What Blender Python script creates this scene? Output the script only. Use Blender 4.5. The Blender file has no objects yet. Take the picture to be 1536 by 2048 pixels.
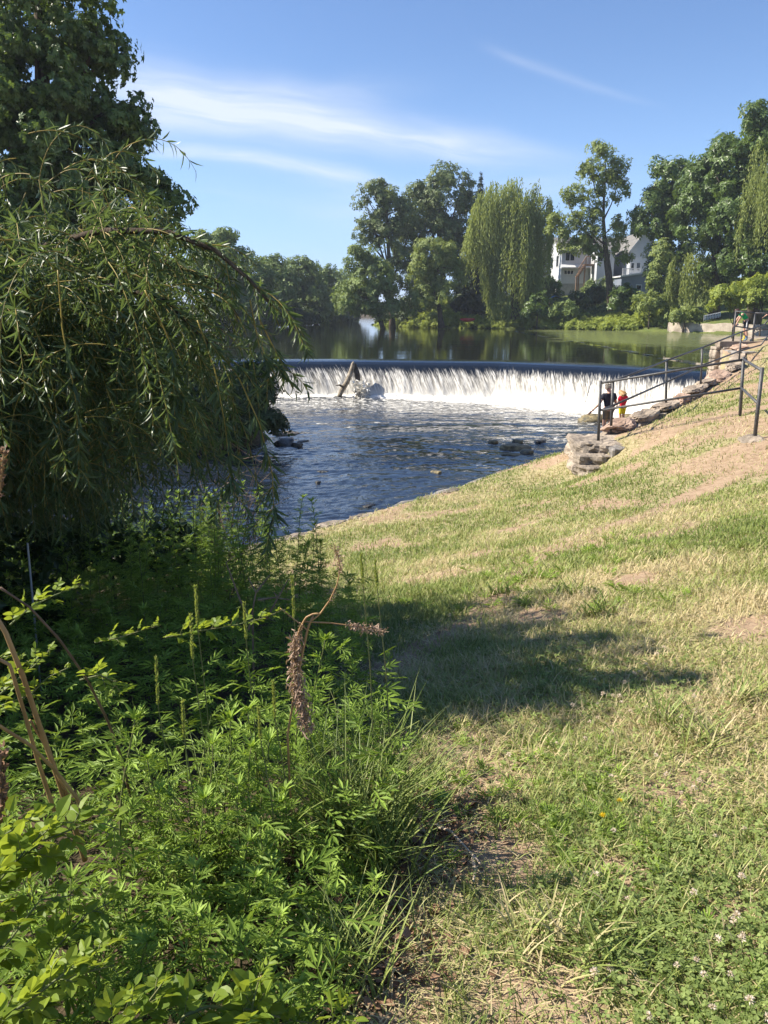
import bpy, bmesh, math, random
import numpy as np
from mathutils import Vector, Matrix, noise as mnoise

SC = bpy.context.scene
COL = SC.collection
R = math.radians

# ------------------------------------------------------------------ camera
PITCH = R(14.3); EYE = np.array([0.0, 0.0, 1.6]); FPX = 1600.0
cd = bpy.data.cameras.new('camera'); cam = bpy.data.objects.new('camera', cd); COL.objects.link(cam)
cam.location = EYE; cam.rotation_euler = (R(90) - PITCH, 0, 0)
cd.sensor_fit = 'VERTICAL'; cd.sensor_height = 36; cd.lens = 36 * FPX / 2048
cd.clip_start = 0.05; cd.clip_end = 5000
SC.camera = cam

def ray(u, v):
    a = (u - 768) / FPX; b = (1024 - v) / FPX
    return np.array([a, math.cos(PITCH) + b * math.sin(PITCH), -math.sin(PITCH) + b * math.cos(PITCH)])
def at_y(u, v, y):
    d = ray(u, v); return EYE + d * (y / d[1])
def at_z(u, v, z):
    d = ray(u, v); return EYE + d * ((z - EYE[2]) / d[2])

# ------------------------------------------------------------------ sky, sun, exposure
SUN_AZ, SUN_EL = R(-84), R(41)          # measured clockwise from +Y
SDIR = Vector((math.sin(SUN_AZ) * math.cos(SUN_EL), math.cos(SUN_AZ) * math.cos(SUN_EL), math.sin(SUN_EL)))
sl = bpy.data.lights.new('sun', 'SUN'); sl.energy = 4.9; sl.angle = R(0.55); sl.color = (1.0, 0.93, 0.80)
so = bpy.data.objects.new('sun', sl); COL.objects.link(so); so.rotation_euler = SDIR.to_track_quat('Z', 'Y').to_euler()
SC.view_settings.view_transform = 'Standard'; SC.view_settings.look = 'None'
SC.view_settings.gamma = 1; SC.view_settings.exposure = 1.15
SC.cycles.max_bounces = 7; SC.cycles.diffuse_bounces = 3; SC.cycles.glossy_bounces = 3
SC.cycles.transmission_bounces = 4; SC.cycles.transparent_max_bounces = 6
SC.cycles.caustics_reflective = False; SC.cycles.caustics_refractive = False
SC.cycles.sample_clamp_indirect = 6

class NB:
    """small node-building helper"""
    def __init__(s, tree): s.t = tree; s.n = tree.nodes; s.l = tree.links
    def new(s, typ, **kw):
        n = s.n.new(typ)
        for k, v in kw.items(): setattr(n, k, v)
        return n
    def put(s, sock, v):
        if isinstance(v, bpy.types.NodeSocket): s.l.new(v, sock)
        elif v is not None:
            if isinstance(v, (tuple, list)) and len(v) == 3 and sock.type == 'RGBA': v = (*v, 1)
            sock.default_value = v
    def m(s, op, a, b=None, c=None, clamp=False):
        n = s.new('ShaderNodeMath', operation=op); n.use_clamp = clamp
        s.put(n.inputs[0], a); s.put(n.inputs[1], b) if b is not None else None
        if c is not None: s.put(n.inputs[2], c)
        return n.outputs[0]
    def mix(s, f, a, b):
        n = s.new('ShaderNodeMix', data_type='RGBA')
        s.put(n.inputs[0], f); s.put(n.inputs[6], a); s.put(n.inputs[7], b); return n.outputs[2]
    def noise(s, vec, scale, detail=4, rough=0.55, dist=0.0):
        n = s.new('ShaderNodeTexNoise'); n.inputs['Scale'].default_value = scale
        n.inputs['Detail'].default_value = detail; n.inputs['Roughness'].default_value = rough
        n.inputs['Distortion'].default_value = dist
        if vec is not None: s.l.new(vec, n.inputs['Vector'])
        return n.outputs[0]
    def ramp(s, f, lo, hi, a=0.0, b=1.0):
        n = s.new('ShaderNodeMapRange', interpolation_type='SMOOTHSTEP'); s.put(n.inputs[0], f)
        n.inputs[1].default_value = lo; n.inputs[2].default_value = hi
        n.inputs[3].default_value = a; n.inputs[4].default_value = b; return n.outputs[0]
    def mapv(s, vec, scale=(1, 1, 1), rot=(0, 0, 0)):
        n = s.new('ShaderNodeMapping'); s.l.new(vec, n.inputs[0]); n.inputs['Scale'].default_value = scale
        n.inputs['Rotation'].default_value = rot; return n.outputs[0]
    def attr(s, name):
        return s.new('ShaderNodeAttribute', attribute_name=name).outputs['Fac']
    def bump(s, h, strength, dist):
        n = s.new('ShaderNodeBump'); s.put(n.inputs['Height'], h)
        n.inputs['Strength'].default_value = strength; n.inputs['Distance'].default_value = dist; return n.outputs[0]

def build_world():
    w = bpy.data.worlds.new('World'); SC.world = w; w.use_nodes = True
    b = NB(w.node_tree); b.n.clear()
    sky = b.new('ShaderNodeTexSky', sky_type='NISHITA'); sky.sun_disc = False
    sky.sun_elevation = SUN_EL; sky.sun_rotation = SUN_AZ
    sky.air_density = 1.0; sky.dust_density = 0.25; sky.ozone_density = 3.0; sky.altitude = 20
    tc = b.new('ShaderNodeTexCoord'); sp = b.new('ShaderNodeSeparateXYZ'); b.l.new(tc.outputs['Generated'], sp.inputs[0])
    dy = b.m('MAXIMUM', sp.outputs[1], 0.05)
    X = b.m('DIVIDE', sp.outputs[0], dy); Z = b.m('DIVIDE', sp.outputs[2], dy)
    def XZ(u, v):
        d = ray(u, v); return d[0] / d[1], d[2] / d[1]
    total = None
    warpn = b.new('ShaderNodeTexNoise'); warpn.inputs['Scale'].default_value = 5; b.l.new(tc.outputs['Generated'], warpn.inputs['Vector'])
    warp = b.m('MULTIPLY', b.m('SUBTRACT', warpn.outputs[0], 0.5), 0.05)
    def streak(p, q, w0, w1, amp, fade0, fade1, curve=0.0, seed=0.0, stretch=6.0, lo=0.3, hi=0.7):
        nonlocal total
        (x0, z0), (x1, z1) = XZ(*p), XZ(*q)
        L = math.hypot(x1 - x0, z1 - z0); cx, cz = (x1 - x0) / L, (z1 - z0) / L
        dx = b.m('SUBTRACT', X, x0); dz = b.m('SUBTRACT', Z, z0)
        s_ = b.m('DIVIDE', b.m('ADD', b.m('MULTIPLY', dx, cx), b.m('MULTIPLY', dz, cz)), L)
        t_ = b.m('ADD', b.m('SUBTRACT', b.m('MULTIPLY', dz, cx), b.m('MULTIPLY', dx, cz)), warp)
        t_ = b.m('ADD', t_, b.m('MULTIPLY', b.m('MULTIPLY', s_, b.m('SUBTRACT', 1.0, s_)), curve))
        wd = b.m('ADD', b.m('MULTIPLY', s_, w1 - w0), w0); wd = b.m('MAXIMUM', wd, 0.004)
        q_ = b.m('DIVIDE', t_, wd)
        g = b.m('EXPONENT', b.m('MULTIPLY', b.m('MULTIPLY', q_, q_), -1.0))
        ends = b.m('MULTIPLY', b.ramp(s_, -fade0, 0.06), b.ramp(s_, 1.0 + fade1 * 0.2, 1.0 - fade1, 0, 1))
        cv = b.new('ShaderNodeCombineXYZ'); b.put(cv.inputs[0], b.m('MULTIPLY', s_, L * 40 / stretch)); b.put(cv.inputs[1], b.m('MULTIPLY', t_, 40.0)); cv.inputs[2].default_value = seed
        nn = b.noise(cv.outputs[0], 1.0, 5, 0.55, 0.4)
        v_ = b.m('MULTIPLY', b.m('MULTIPLY', g, ends), b.m('MULTIPLY', b.ramp(nn, lo, hi, 0.35, 1.0), amp))
        total = v_ if total is None else b.m('ADD', total, v_)
    streak((270, 185), (1180, 325), 0.031, 0.011, 1.2, 0.25, 0.5, -0.02, 1.0, 9, 0.3, 0.7)
    streak((330, 225), (900, 285), 0.03, 0.012, 0.35, 0.2, 0.5, 0.0, 2.0, 8, 0.35, 0.7)
    streak((330, 305), (800, 362), 0.008, 0.010, 0.75, 0.2, 0.3, -0.02, 3.0, 8, 0.3, 0.7)
    streak((1020, 115), (1330, 225), 0.006, 0.004, 0.22, 0.3, 0.4, 0.0, 4.0, 9)
    streak((430, 370), (900, 420), 0.03, 0.03, 0.14, 0.3, 0.4, 0.0, 5.0, 5, 0.4, 0.75)
    streak((700, 400), (1300, 345), 0.02, 0.02, 0.30, 0.3, 0.4, 0.0, 6.0, 6, 0.35, 0.7)
    streak((480, 205), (900, 165), 0.015, 0.012, 0.22, 0.3, 0.4, 0.0, 7.0, 7, 0.4, 0.75)
    front = b.ramp(sp.outputs[1], 0.05, 0.3)
    cl = b.m('MULTIPLY', total, front, clamp=True)
    horizon = b.ramp(sp.outputs[2], 0.32, 0.0)
    skyc = b.mix(b.m('MULTIPLY', b.m('POWER', horizon, 1.5), 0.55), sky.outputs[0], (3.4, 5.0, 7.6))
    tn = b.new('ShaderNodeMix', data_type='RGBA', blend_type='MULTIPLY'); tn.inputs[0].default_value = 1; b.l.new(skyc, tn.inputs[6]); tn.inputs[7].default_value = (.81, .89, 1.05, 1)
    col = b.mix(b.m('MULTIPLY', cl, 0.74), tn.outputs[2], (5.9, 6.2, 6.9))
    bg = b.new('ShaderNodeBackground'); bg.inputs[1].default_value = 0.076; b.l.new(col, bg.inputs[0])
    out = b.new('ShaderNodeOutputWorld'); b.l.new(bg.outputs[0], out.inputs[0])
build_world()

# ------------------------------------------------------------------ numpy helpers
def rng(seed): return np.random.default_rng(seed)
def nrm(a): return a / np.maximum(np.linalg.norm(a, axis=-1, keepdims=True), 1e-9)
def _hash(ix, iy, seed):
    h = (ix * 374761393 + iy * 668265263 + seed * 1442695041) & 0x7fffffff
    h = ((h ^ (h >> 13)) * 1274126177) & 0x7fffffff
    return ((h ^ (h >> 16)) & 0xffff) / 65535.0
def vnoise(x, y, seed=0):
    x = np.asarray(x, float); y = np.asarray(y, float)
    ix = np.floor(x).astype(np.int64); iy = np.floor(y).astype(np.int64); fx = x - ix; fy = y - iy
    fx = fx * fx * fx * (fx * (fx * 6 - 15) + 10); fy = fy * fy * fy * (fy * (fy * 6 - 15) + 10)
    a = _hash(ix, iy, seed); b = _hash(ix + 1, iy, seed); c = _hash(ix, iy + 1, seed); d = _hash(ix + 1, iy + 1, seed)
    return (a * (1 - fx) + b * fx) * (1 - fy) + (c * (1 - fx) + d * fx) * fy
def fbm(x, y, seed=0, octv=4, gain=0.5):
    s = 0; a = 1; t = 0
    for o in range(octv):
        s = s + a * vnoise(np.asarray(x) * 2 ** o + 17.3 * o, np.asarray(y) * 2 ** o - 9.1 * o, seed + o); t += a; a *= gain
    return s / t
def sstep(x, a, b):
    t = np.clip((x - a) / (b - a), 0, 1); return t * t * (3 - 2 * t)

class Bag:
    """collects polygons, then links them as ONE mesh object"""
    def __init__(s): s.v = []; s.l = []; s.c = []; s.t = []; s.mi = []; s.n = 0
    def add(s, verts, loops, counts, tint=0.5, mi=0):
        verts = np.asarray(verts, float).reshape(-1, 3); s.v.append(verts)
        s.l.append(np.asarray(loops, np.int64).ravel() + s.n); counts = np.asarray(counts, np.int64); s.c.append(counts)
        s.t.append(np.broadcast_to(np.asarray(tint, float), (len(verts),)).copy()); s.mi.append(np.full(len(counts), mi)); s.n += len(verts)
    def faces(s, verts, faces, tint=0.5, mi=0):
        s.add(verts, [i for f in faces for i in f], [len(f) for f in faces], tint, mi)
    def inst(s, T, P, B, S, tint=0.5, mi=0):
        tv, tl, tc = T; P = np.asarray(P, float); n = len(P); k = len(tv)
        if n == 0: return
        S = np.asarray(S, float); S = np.broadcast_to(S.reshape(-1, 1) if S.ndim == 1 else S, (n, 3)) if S.ndim else np.full((n, 3), float(S))
        V = np.einsum('nij,nkj->nki', B, tv[None] * S[:, None, :]) + P[:, None]
        L = (tl[None] + (np.arange(n) * k)[:, None]).ravel()
        t = np.broadcast_to(np.asarray(tint, float), (n,)) if np.ndim(tint) else np.full(n, tint)
        s.add(V.reshape(-1, 3), L, np.tile(tc, n), np.repeat(t, k), mi)
    def tube(s, pts, rad, sides=6, tint=0.5, mi=0, cap=True):
        pts = np.asarray(pts, float); n = len(pts); rad = np.broadcast_to(np.asarray(rad, float), (n,))
        d = np.gradient(pts, axis=0); d = nrm(d)
        ref = np.array([0.31, 0.77, 0.2]); x = nrm(np.cross(d, ref)); y = np.cross(d, x)
        a = np.arange(sides) * 2 * math.pi / sides
        V = pts[:, None] + rad[:, None, None] * (np.cos(a)[None, :, None] * x[:, None] + np.sin(a)[None, :, None] * y[:, None])
        i = np.arange(n - 1)[:, None] * sides; j = np.arange(sides)[None]; k = (j + 1) % sides
        q = np.stack([i + j, i + k, i + sides + k, i + sides + j], -1).reshape(-1)
        c = [4] * ((n - 1) * sides); q = list(q)
        if cap: q += list(range(sides))[::-1] + list(range((n - 1) * sides, n * sides)); c += [sides, sides]
        s.add(V.reshape(-1, 3), q, c, tint, mi)
    def box(s, x0, x1, y0, y1, z0, z1, mi=0, M=None, tint=0.5):
        v = np.array([(x, y, z) for z in (z0, z1) for x, y in ((x0, y0), (x1, y0), (x1, y1), (x0, y1))], float)
        if M is not None: v = np.array([M @ Vector(p) for p in v])
        s.faces(v, [(3, 2, 1, 0), (4, 5, 6, 7), (0, 1, 5, 4), (1, 2, 6, 5), (2, 3, 7, 6), (3, 0, 4, 7)], tint, mi)
    def build(s, name, mats, parent=None, smooth=False, attrs=None, loc=None):
        me = bpy.data.meshes.new(name)
        V = np.concatenate(s.v).astype(np.float32); L = np.concatenate(s.l).astype(np.int32); C = np.concatenate(s.c).astype(np.int32)
        if loc is not None: V = V - np.asarray(loc, np.float32)
        me.vertices.add(len(V)); me.vertices.foreach_set('co', V.ravel())
        me.loops.add(len(L)); me.loops.foreach_set('vertex_index', L)
        me.polygons.add(len(C)); st = np.zeros(len(C), np.int32); st[1:] = np.cumsum(C)[:-1]
        me.polygons.foreach_set('loop_start', st); me.polygons.foreach_set('loop_total', C)
        me.polygons.foreach_set('material_index', np.concatenate(s.mi).astype(np.int32))
        me.polygons.foreach_set('use_smooth', np.full(len(C), bool(smooth)))
        a = me.attributes.new('tint', 'FLOAT', 'POINT'); a.data.foreach_set('value', np.concatenate(s.t).astype(np.float32))
        for k, arr in (attrs or {}).items():
            a = me.attributes.new(k, 'FLOAT', 'POINT'); a.data.foreach_set('value', np.asarray(arr, np.float32).ravel())
        for m in (mats if isinstance(mats, (list, tuple)) else [mats]): me.materials.append(m)
        me.update(calc_edges=True); me.validate(clean_customdata=False)
        o = bpy.data.objects.new(name, me); COL.objects.link(o)
        if loc is not None: o.location = loc
        if parent is not None: o.parent = parent
        return o

def tag(o, label=None, cat=None, group=None, kind=None):
    if label: o['label'] = label
    if cat: o['category'] = cat
    if group: o['group'] = group
    if kind: o['kind'] = kind
    return o
def thing(name, label, cat, loc=(0, 0, 0), group=None, rotz=0):
    o = bpy.data.objects.new(name, None); COL.objects.link(o); o.location = loc; o.rotation_euler = (0, 0, rotz)
    return tag(o, label, cat, group)
def copy_tree(o, parent=None):
    c = o.copy(); COL.objects.link(c)
    if parent is not None: c.parent = parent
    for ch in list(o.children): copy_tree(ch, c)
    return c

def basis(d, n):
    y = nrm(d); x = nrm(np.cross(y, n)); z = np.cross(x, y); return np.stack([x, y, z], -1)
def rand_dirs(r, n): return nrm(r.normal(size=(n, 3)))

def T_from(verts, faces):
    return np.array(verts, float), np.array([i for f in faces for i in f], np.int64), np.array([len(f) for f in faces], np.int64)
def leaf_T(prof, fold=0.15, droop=0.15):
    """prof: (t, halfwidth) rows from base to tip; a folded, drooping blade along +Y"""
    v = []; f = []; prev = None
    for t, w in prof:
        z = -droop * t * t
        if w <= 0: idx = (len(v),); v.append((0, t, z))
        else: idx = (len(v), len(v) + 1, len(v) + 2); v += [(-w, t, z + fold * w), (0, t, z), (w, t, z + fold * w)]
        if prev is not None:
            if len(prev) == 1 and len(idx) == 3: f += [(prev[0], idx[1], idx[0]), (prev[0], idx[2], idx[1])]
            elif len(prev) == 3 and len(idx) == 1: f += [(prev[0], prev[1], idx[0]), (prev[1], prev[2], idx[0])]
            elif len(prev) == 3: f += [(prev[0], prev[1], idx[1], idx[0]), (prev[1], prev[2], idx[2], idx[1])]
        prev = idx
    return T_from(v, f)
def lobes_T(lobes):
    """each lobe: (x, y, angle, length, width): a pointed blade"""
    v = []; f = []
    for k, (x, y, a, L, w) in enumerate(lobes):
        d = np.array([math.sin(a), math.cos(a)]); p = np.array([d[1], -d[0]]); b0 = np.array([x, y]); n = len(v); z = -0.08 * (y * y)
        v += [(*b0, z), (*(b0 + d * L * .5 + p * w), z + .02 * L), (*(b0 + d * L), z - .12 * L), (*(b0 + d * L * .5 - p * w), z + .02 * L)]
        f += [(n, n + 1, n + 2), (n, n + 2, n + 3)]
    return T_from(v, f)
T_DIA = T_from([(0, 0, 0), (.34, .45, .08), (0, 1, -.06), (-.34, .45, .08)], [(0, 1, 2), (0, 2, 3)])
T_SPRAY = lobes_T([(0, 0, -1.0, .8, .22), (0, .1, 0.9, .75, .22), (0, .25, -.15, .9, .24), (-.1, .0, 2.4, .6, .2)])
T_MAPLE = lobes_T([(0, 0, 0, 1.0, .26), (0, 0, .85, .8, .22), (0, 0, -.85, .8, .22), (0, 0, 1.8, .5, .16), (0, 0, -1.8, .5, .16)])
T_WILLOW = leaf_T([(0, 0), (.25, .065), (.55, .07), (.82, .035), (1, 0)], .5, .22)
T_OVATE = leaf_T([(0, 0), (.18, .22), (.45, .31), (.72, .24), (.92, .08), (1, 0)], .35, .16)
T_NARROW = leaf_T([(0, 0), (.35, .085), (.7, .06), (1, 0)], .4, .12)
T_MUG = lobes_T([(0, 0, 0, .55, .035), (0, .5, 0, .55, .06), (0, .45, .62, .46, .05), (0, .45, -.62, .46, .05), (0, .27, .8, .40, .042), (0, .27, -.8, .40, .042), (.15, .64, .4, .24, .035), (-.15, .64, -.4, .24, .035), (0, .12, 1.0, .2, .03), (0, .12, -1.0, .2, .03)])

# ------------------------------------------------------------------ materials
def mat(name):
    m = bpy.data.materials.new(name); m.use_nodes = True; b = NB(m.node_tree); b.n.clear()
    out = b.new('ShaderNodeOutputMaterial'); return m, b, out
def pbsdf(b, col, rough=0.6, spec=0.5, normal=None, metal=0.0):
    p = b.new('ShaderNodeBsdfPrincipled'); b.put(p.inputs['Base Color'], col); b.put(p.inputs['Roughness'], rough)
    b.put(p.inputs['Specular IOR Level'], spec); b.put(p.inputs['Metallic'], metal)
    if normal is not None: b.l.new(normal, p.inputs['Normal'])
    return p.outputs[0]
def leaf_mat(name, dark, light, trans=0.35, rough=0.45, spec=0.35, tcol=None):
    m, b, out = mat(name)
    g = b.new('ShaderNodeNewGeometry'); t = b.attr('tint')
    f = b.m('ADD', b.m('MULTIPLY', g.outputs['Random Per Island'], 0.55), b.m('MULTIPLY', t, 0.6)); f = b.m('SUBTRACT', f, 0.08, clamp=True)
    col = b.mix(f, dark, light)
    d = pbsdf(b, col, rough, spec)
    tr = b.new('ShaderNodeBsdfTranslucent'); tc = b.mix(0.45, col, tcol or (light[0] * 1.5, light[1] * 1.45, light[2] * .5)); b.l.new(tc, tr.inputs[0])
    mx = b.new('ShaderNodeMixShader'); mx.inputs[0].default_value = trans; b.l.new(d, mx.inputs[1]); b.l.new(tr.outputs[0], mx.inputs[2])
    b.l.new(mx.outputs[0], out.inputs[0]); return m
def plain_mat(name, a, c, scale=3.0, rough=0.7, spec=0.3, bump=0.0, bscale=20, stretch=(1, 1, 1), detail=5, metal=0.0):
    m, b, out = mat(name); tc = b.new('ShaderNodeTexCoord'); v = b.mapv(tc.outputs['Object'], stretch)
    f = b.ramp(b.noise(v, scale, detail, 0.6), 0.3, 0.7); col = b.mix(f, a, c)
    nm = b.bump(b.noise(v, bscale, 5, 0.65), 1.0, bump) if bump else None
    b.l.new(pbsdf(b, col, rough, spec, nm, metal), out.inputs[0]); return m

M = {}
M['bark'] = plain_mat('bark', (.045, .034, .024), (.13, .10, .075), 4, .9, .1, .02, 14, (3, 3, .6))
M['stem'] = plain_mat('green_stem', (.10, .13, .04), (.16, .15, .06), 9, .6)
M['cane'] = plain_mat('dry_cane', (.24, .13, .055), (.40, .25, .11), 12, .55, .35, .002, 60, (1, 1, .3))
M['canedark'] = plain_mat('dark_cane', (.09, .055, .035), (.20, .12, .075), 12, .6)
M['twig'] = plain_mat('twig', (.10, .07, .05), (.19, .14, .10), 12, .8)
M['rock'] = plain_mat('rock', (.15, .125, .10), (.40, .33, .26), 2.2, .85, .2, .05, 9)
M['rockgrey'] = plain_mat('grey_rock', (.12, .11, .10), (.33, .30, .27), 2.6, .85, .2, .04, 10)
M['rockwet'] = plain_mat('wet_rock', (.012, .011, .01), (.05, .045, .035), 5, .35, .5, .03, 12)
M['rockmoss'] = plain_mat('mossy_rock', (.045, .04, .022), (.27, .21, .10), 6, .6, .4, .03, 12)
M['coping'] = plain_mat('coping_stone', (.19, .15, .115), (.42, .34, .26), 1.8, .9, .15, .04, 9)
M['iron'] = plain_mat('rail_paint', (.035, .036, .04), (.085, .08, .078), 14, .5, .5, .003, 60)
M['l_maple'] = leaf_mat('maple_leaf', (0.032, 0.06, 0.016), (0.155, 0.23, 0.052), .30, .42, .4)
M['l_far'] = leaf_mat('far_leaf', (0.075, 0.115, 0.035), (0.25, 0.32, 0.095), .25, .55, .25)
M['l_oak'] = leaf_mat('oak_leaf', (0.055, 0.085, 0.033), (0.195, 0.24, 0.085), .22, .5, .3)
M['l_light'] = leaf_mat('light_leaf', (0.1, 0.145, 0.036), (0.29, 0.34, 0.1), .32, .55, .25)
M['l_willowfar'] = leaf_mat('far_willow_leaf', (0.125, 0.165, 0.05), (0.4, 0.45, 0.155), .4, .5, .25)
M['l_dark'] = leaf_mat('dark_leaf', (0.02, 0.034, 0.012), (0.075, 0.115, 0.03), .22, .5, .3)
M['l_needle'] = leaf_mat('needle', (0.016, 0.032, 0.019), (0.045, 0.072, 0.038), .1, .6, .2)
M['l_willow'] = leaf_mat('willow_leaf', (0.022, 0.042, 0.018), (0.145, 0.205, 0.082), .36, .42, .4)
M['l_mug'] = leaf_mat('mugwort_leaf', (0.065, 0.12, 0.016), (0.34, 0.47, 0.085), .30, .55, .2)
M['l_briar'] = leaf_mat('briar_leaf', (0.08, 0.15, 0.02), (0.26, 0.34, 0.045), .5, .45, .25, (.42, .46, .03))
M['l_shrub'] = leaf_mat('bank_leaf', (0.13, 0.18, 0.03), (0.37, 0.42, 0.09), .38, .55, .25)
M['l_clover'] = leaf_mat('clover_leaf', (0.115, 0.165, 0.045), (0.32, 0.39, 0.13), .35, .6, .14)
M['seed'] = leaf_mat('dry_seed', (0.23, 0.15, 0.1), (0.5, 0.36, 0.27), .2, .7, .2)
M['grainhead'] = leaf_mat('green_seed_head', (0.17, 0.22, 0.05), (0.38, 0.42, 0.12), .3, .6, .2)
M['litter'] = leaf_mat('leaf_litter', (.13, .07, .04), (.36, .22, .14), .15, .7, .2)

def grass_material():
    m, b, out = mat('grass_blade'); g = b.new('ShaderNodeNewGeometry'); t = b.attr('tint')
    f = b.m('ADD', b.m('MULTIPLY', b.m('SUBTRACT', g.outputs['Random Per Island'], .5), 0.7), t, clamp=True)
    col = b.mix(b.ramp(f, 0, .5), (.125, .18, .036), (.30, .345, .095)); col = b.mix(b.ramp(f, .45, 1), col, (.58, .47, .27))
    d = pbsdf(b, col, .5, .3); tr = b.new('ShaderNodeBsdfTranslucent'); b.l.new(b.mix(.3, col, (.35, .36, .08)), tr.inputs[0])
    mx = b.new('ShaderNodeMixShader'); mx.inputs[0].default_value = .3; b.l.new(d, mx.inputs[1]); b.l.new(tr.outputs[0], mx.inputs[2])
    b.l.new(mx.outputs[0], out.inputs[0]); return m
M['grass'] = grass_material()

def ground_material():
    m, b, out = mat('ground_soil'); tc = b.new('ShaderNodeTexCoord'); v = tc.outputs['Object']
    dirt = b.attr('dirt'); wood = b.attr('wood'); green = b.attr('green')
    n1 = b.noise(v, 1.3, 6, .6); n2 = b.noise(v, 9, 6, .7); n3 = b.noise(v, 60, 4, .7)
    turf = b.mix(b.ramp(n2, .35, .65), (.20, .185, .075), (.40, .33, .19))
    turf = b.mix(b.ramp(n3, .4, .7), turf, (.31, .26, .155))
    soil = b.mix(b.ramp(n2, .3, .7), (.27, .185, .12), (.40, .295, .20)); soil = b.mix(b.ramp(n3, .45, .75), soil, (.23, .155, .10))
    f = b.ramp(b.m('ADD', dirt, b.m('MULTIPLY', b.m('SUBTRACT', n2, .5), .7)), .38, .62)
    col = b.mix(f, turf, soil)
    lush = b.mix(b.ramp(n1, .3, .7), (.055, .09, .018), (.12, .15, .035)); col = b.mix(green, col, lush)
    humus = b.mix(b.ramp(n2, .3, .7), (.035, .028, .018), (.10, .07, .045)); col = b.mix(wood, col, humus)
    nm = b.bump(b.m('ADD', b.m('MULTIPLY', n2, .6), b.m('MULTIPLY', n3, .4)), 1.0, .03)
    b.l.new(pbsdf(b, col, .95, .1, nm), out.inputs[0]); return m
M['ground'] = ground_material()

def water_material(name, deep, bumps, rough=0.03, foam=False, reflect_tint=None, algae=False):
    m, b, out = mat(name); tc = b.new('ShaderNodeTexCoord'); v = tc.outputs['Object']; h = None
    for (sc, st, rot, amp) in bumps:
        n = b.m('MULTIPLY', b.noise(b.mapv(v, st, (0, 0, rot)), sc, 4, .55, .3), amp); h = n if h is None else b.m('ADD', h, n)
    if foam: h = b.m('MULTIPLY', h, b.ramp(b.noise(b.mapv(v, (.5, 1, 1), (0, 0, -.5)), .45, 3, .6), .35, .62, .18, 1.25))
    nm = b.bump(h, 1.0, 1.0)
    s = pbsdf(b, deep, rough, .5, nm)
    if algae:
        av = b.attr('algae'); na = b.noise(b.mapv(v, (.35, .8, 1)), .9, 8, .75)
        f = b.ramp(b.m('ADD', av, b.m('MULTIPLY', b.m('SUBTRACT', na, .5), 1.5)), .36, .7)
        nb_ = b.noise(v, 3.5, 5, .7); ac = b.mix(b.ramp(nb_, .3, .7), (.06, .085, .015), (.15, .16, .05))
        am = pbsdf(b, ac, .7, .3); mx = b.new('ShaderNodeMixShader'); b.put(mx.inputs[0], b.m('MULTIPLY', f, .62)); b.l.new(s, mx.inputs[1]); b.l.new(am, mx.inputs[2]); s = mx.outputs[0]
    if foam:
        fa = b.attr('foam'); nf = b.noise(b.mapv(v, (1, 1.6, 1), (0, 0, .5)), 3.2, 7, .7, .6)
        nf2 = b.noise(b.mapv(v, (.8, 2.2, 1), (0, 0, .4)), 5.5, 5, .75, .3)
        f = b.ramp(b.m('ADD', fa, b.m('ADD', b.m('MULTIPLY', b.m('SUBTRACT', nf, .5), .95), b.m('MULTIPLY', b.m('SUBTRACT', nf2, .5), 1.1))), .46, .66)
        fm = pbsdf(b, (.80, .77, .70), .8, .2); mx = b.new('ShaderNodeMixShader'); b.put(mx.inputs[0], f); b.l.new(s, mx.inputs[1]); b.l.new(fm, mx.inputs[2]); s = mx.outputs[0]
    b.l.new(s, out.inputs[0]); return m
M['river'] = water_material('river_water', (.014, .020, .032), [(1.6, (1, .55, 1), -.5, .05), (5, (1, .6, 1), -.4, .022), (16, (1, .7, 1), -.6, .006)], .06, foam=True)
M['pond'] = water_material('pond_water', (.014, .015, .008), [(.5, (.35, 1, 1), 0, .012), (2.2, (.3, 1, 1), 0, .0035)], .03, algae=True)

def fall_material():
    m, b, out = mat('falling_water'); s_ = b.attr('along'); t = b.attr('drop')
    cv = b.new('ShaderNodeCombineXYZ'); b.put(cv.inputs[0], b.m('SUBTRACT', s_, b.m('MULTIPLY', t, .95))); b.put(cv.inputs[1], b.m('MULTIPLY', t, .55))
    n1 = b.noise(b.mapv(cv.outputs[0], (1.3, .6, 1)), 1, 4, .6); n2 = b.noise(b.mapv(cv.outputs[0], (9, 2.0, 1)), 1, 5, .65); n3 = b.noise(b.mapv(cv.outputs[0], (24, 9, 1)), 1, 4, .65)
    f = b.m('ADD', t, b.m('ADD', b.m('MULTIPLY', b.m('SUBTRACT', n2, .5), .38), b.m('MULTIPLY', b.m('SUBTRACT', n3, .5), .7)))
    f = b.m('ADD', f, b.m('MULTIPLY', b.m('SUBTRACT', n1, .5), .28))
    f = b.ramp(f, .24, .56)
    thin = b.ramp(b.m('ADD', b.m('MULTIPLY', n2, .55), b.m('MULTIPLY', n3, .45)), .40, .60)
    white = b.mix(b.m('MAXIMUM', thin, b.ramp(t, .55, 1.0)), (.17, .155, .13), (.72, .69, .63))
    h = b.m('ADD', b.m('MULTIPLY', n2, .045), b.m('MULTIPLY', n3, .03)); nm = b.bump(h, .8, 1.0)
    fm = pbsdf(b, white, .6, .4, nm)
    gm = pbsdf(b, (.006, .009, .015), .08, .5, b.bump(b.m('ADD', b.m('MULTIPLY', n2, .02), b.m('MULTIPLY', n3, .006)), 1.0, 1.0))
    mx = b.new('ShaderNodeMixShader'); b.put(mx.inputs[0], f); b.l.new(gm, mx.inputs[1]); b.l.new(fm, mx.inputs[2]); b.l.new(mx.outputs[0], out.inputs[0]); return m
M['fall'] = fall_material()
M['foam'] = plain_mat('foam', (.70, .66, .58), (.88, .85, .79), 3, .85, .2, .06, 8)

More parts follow.
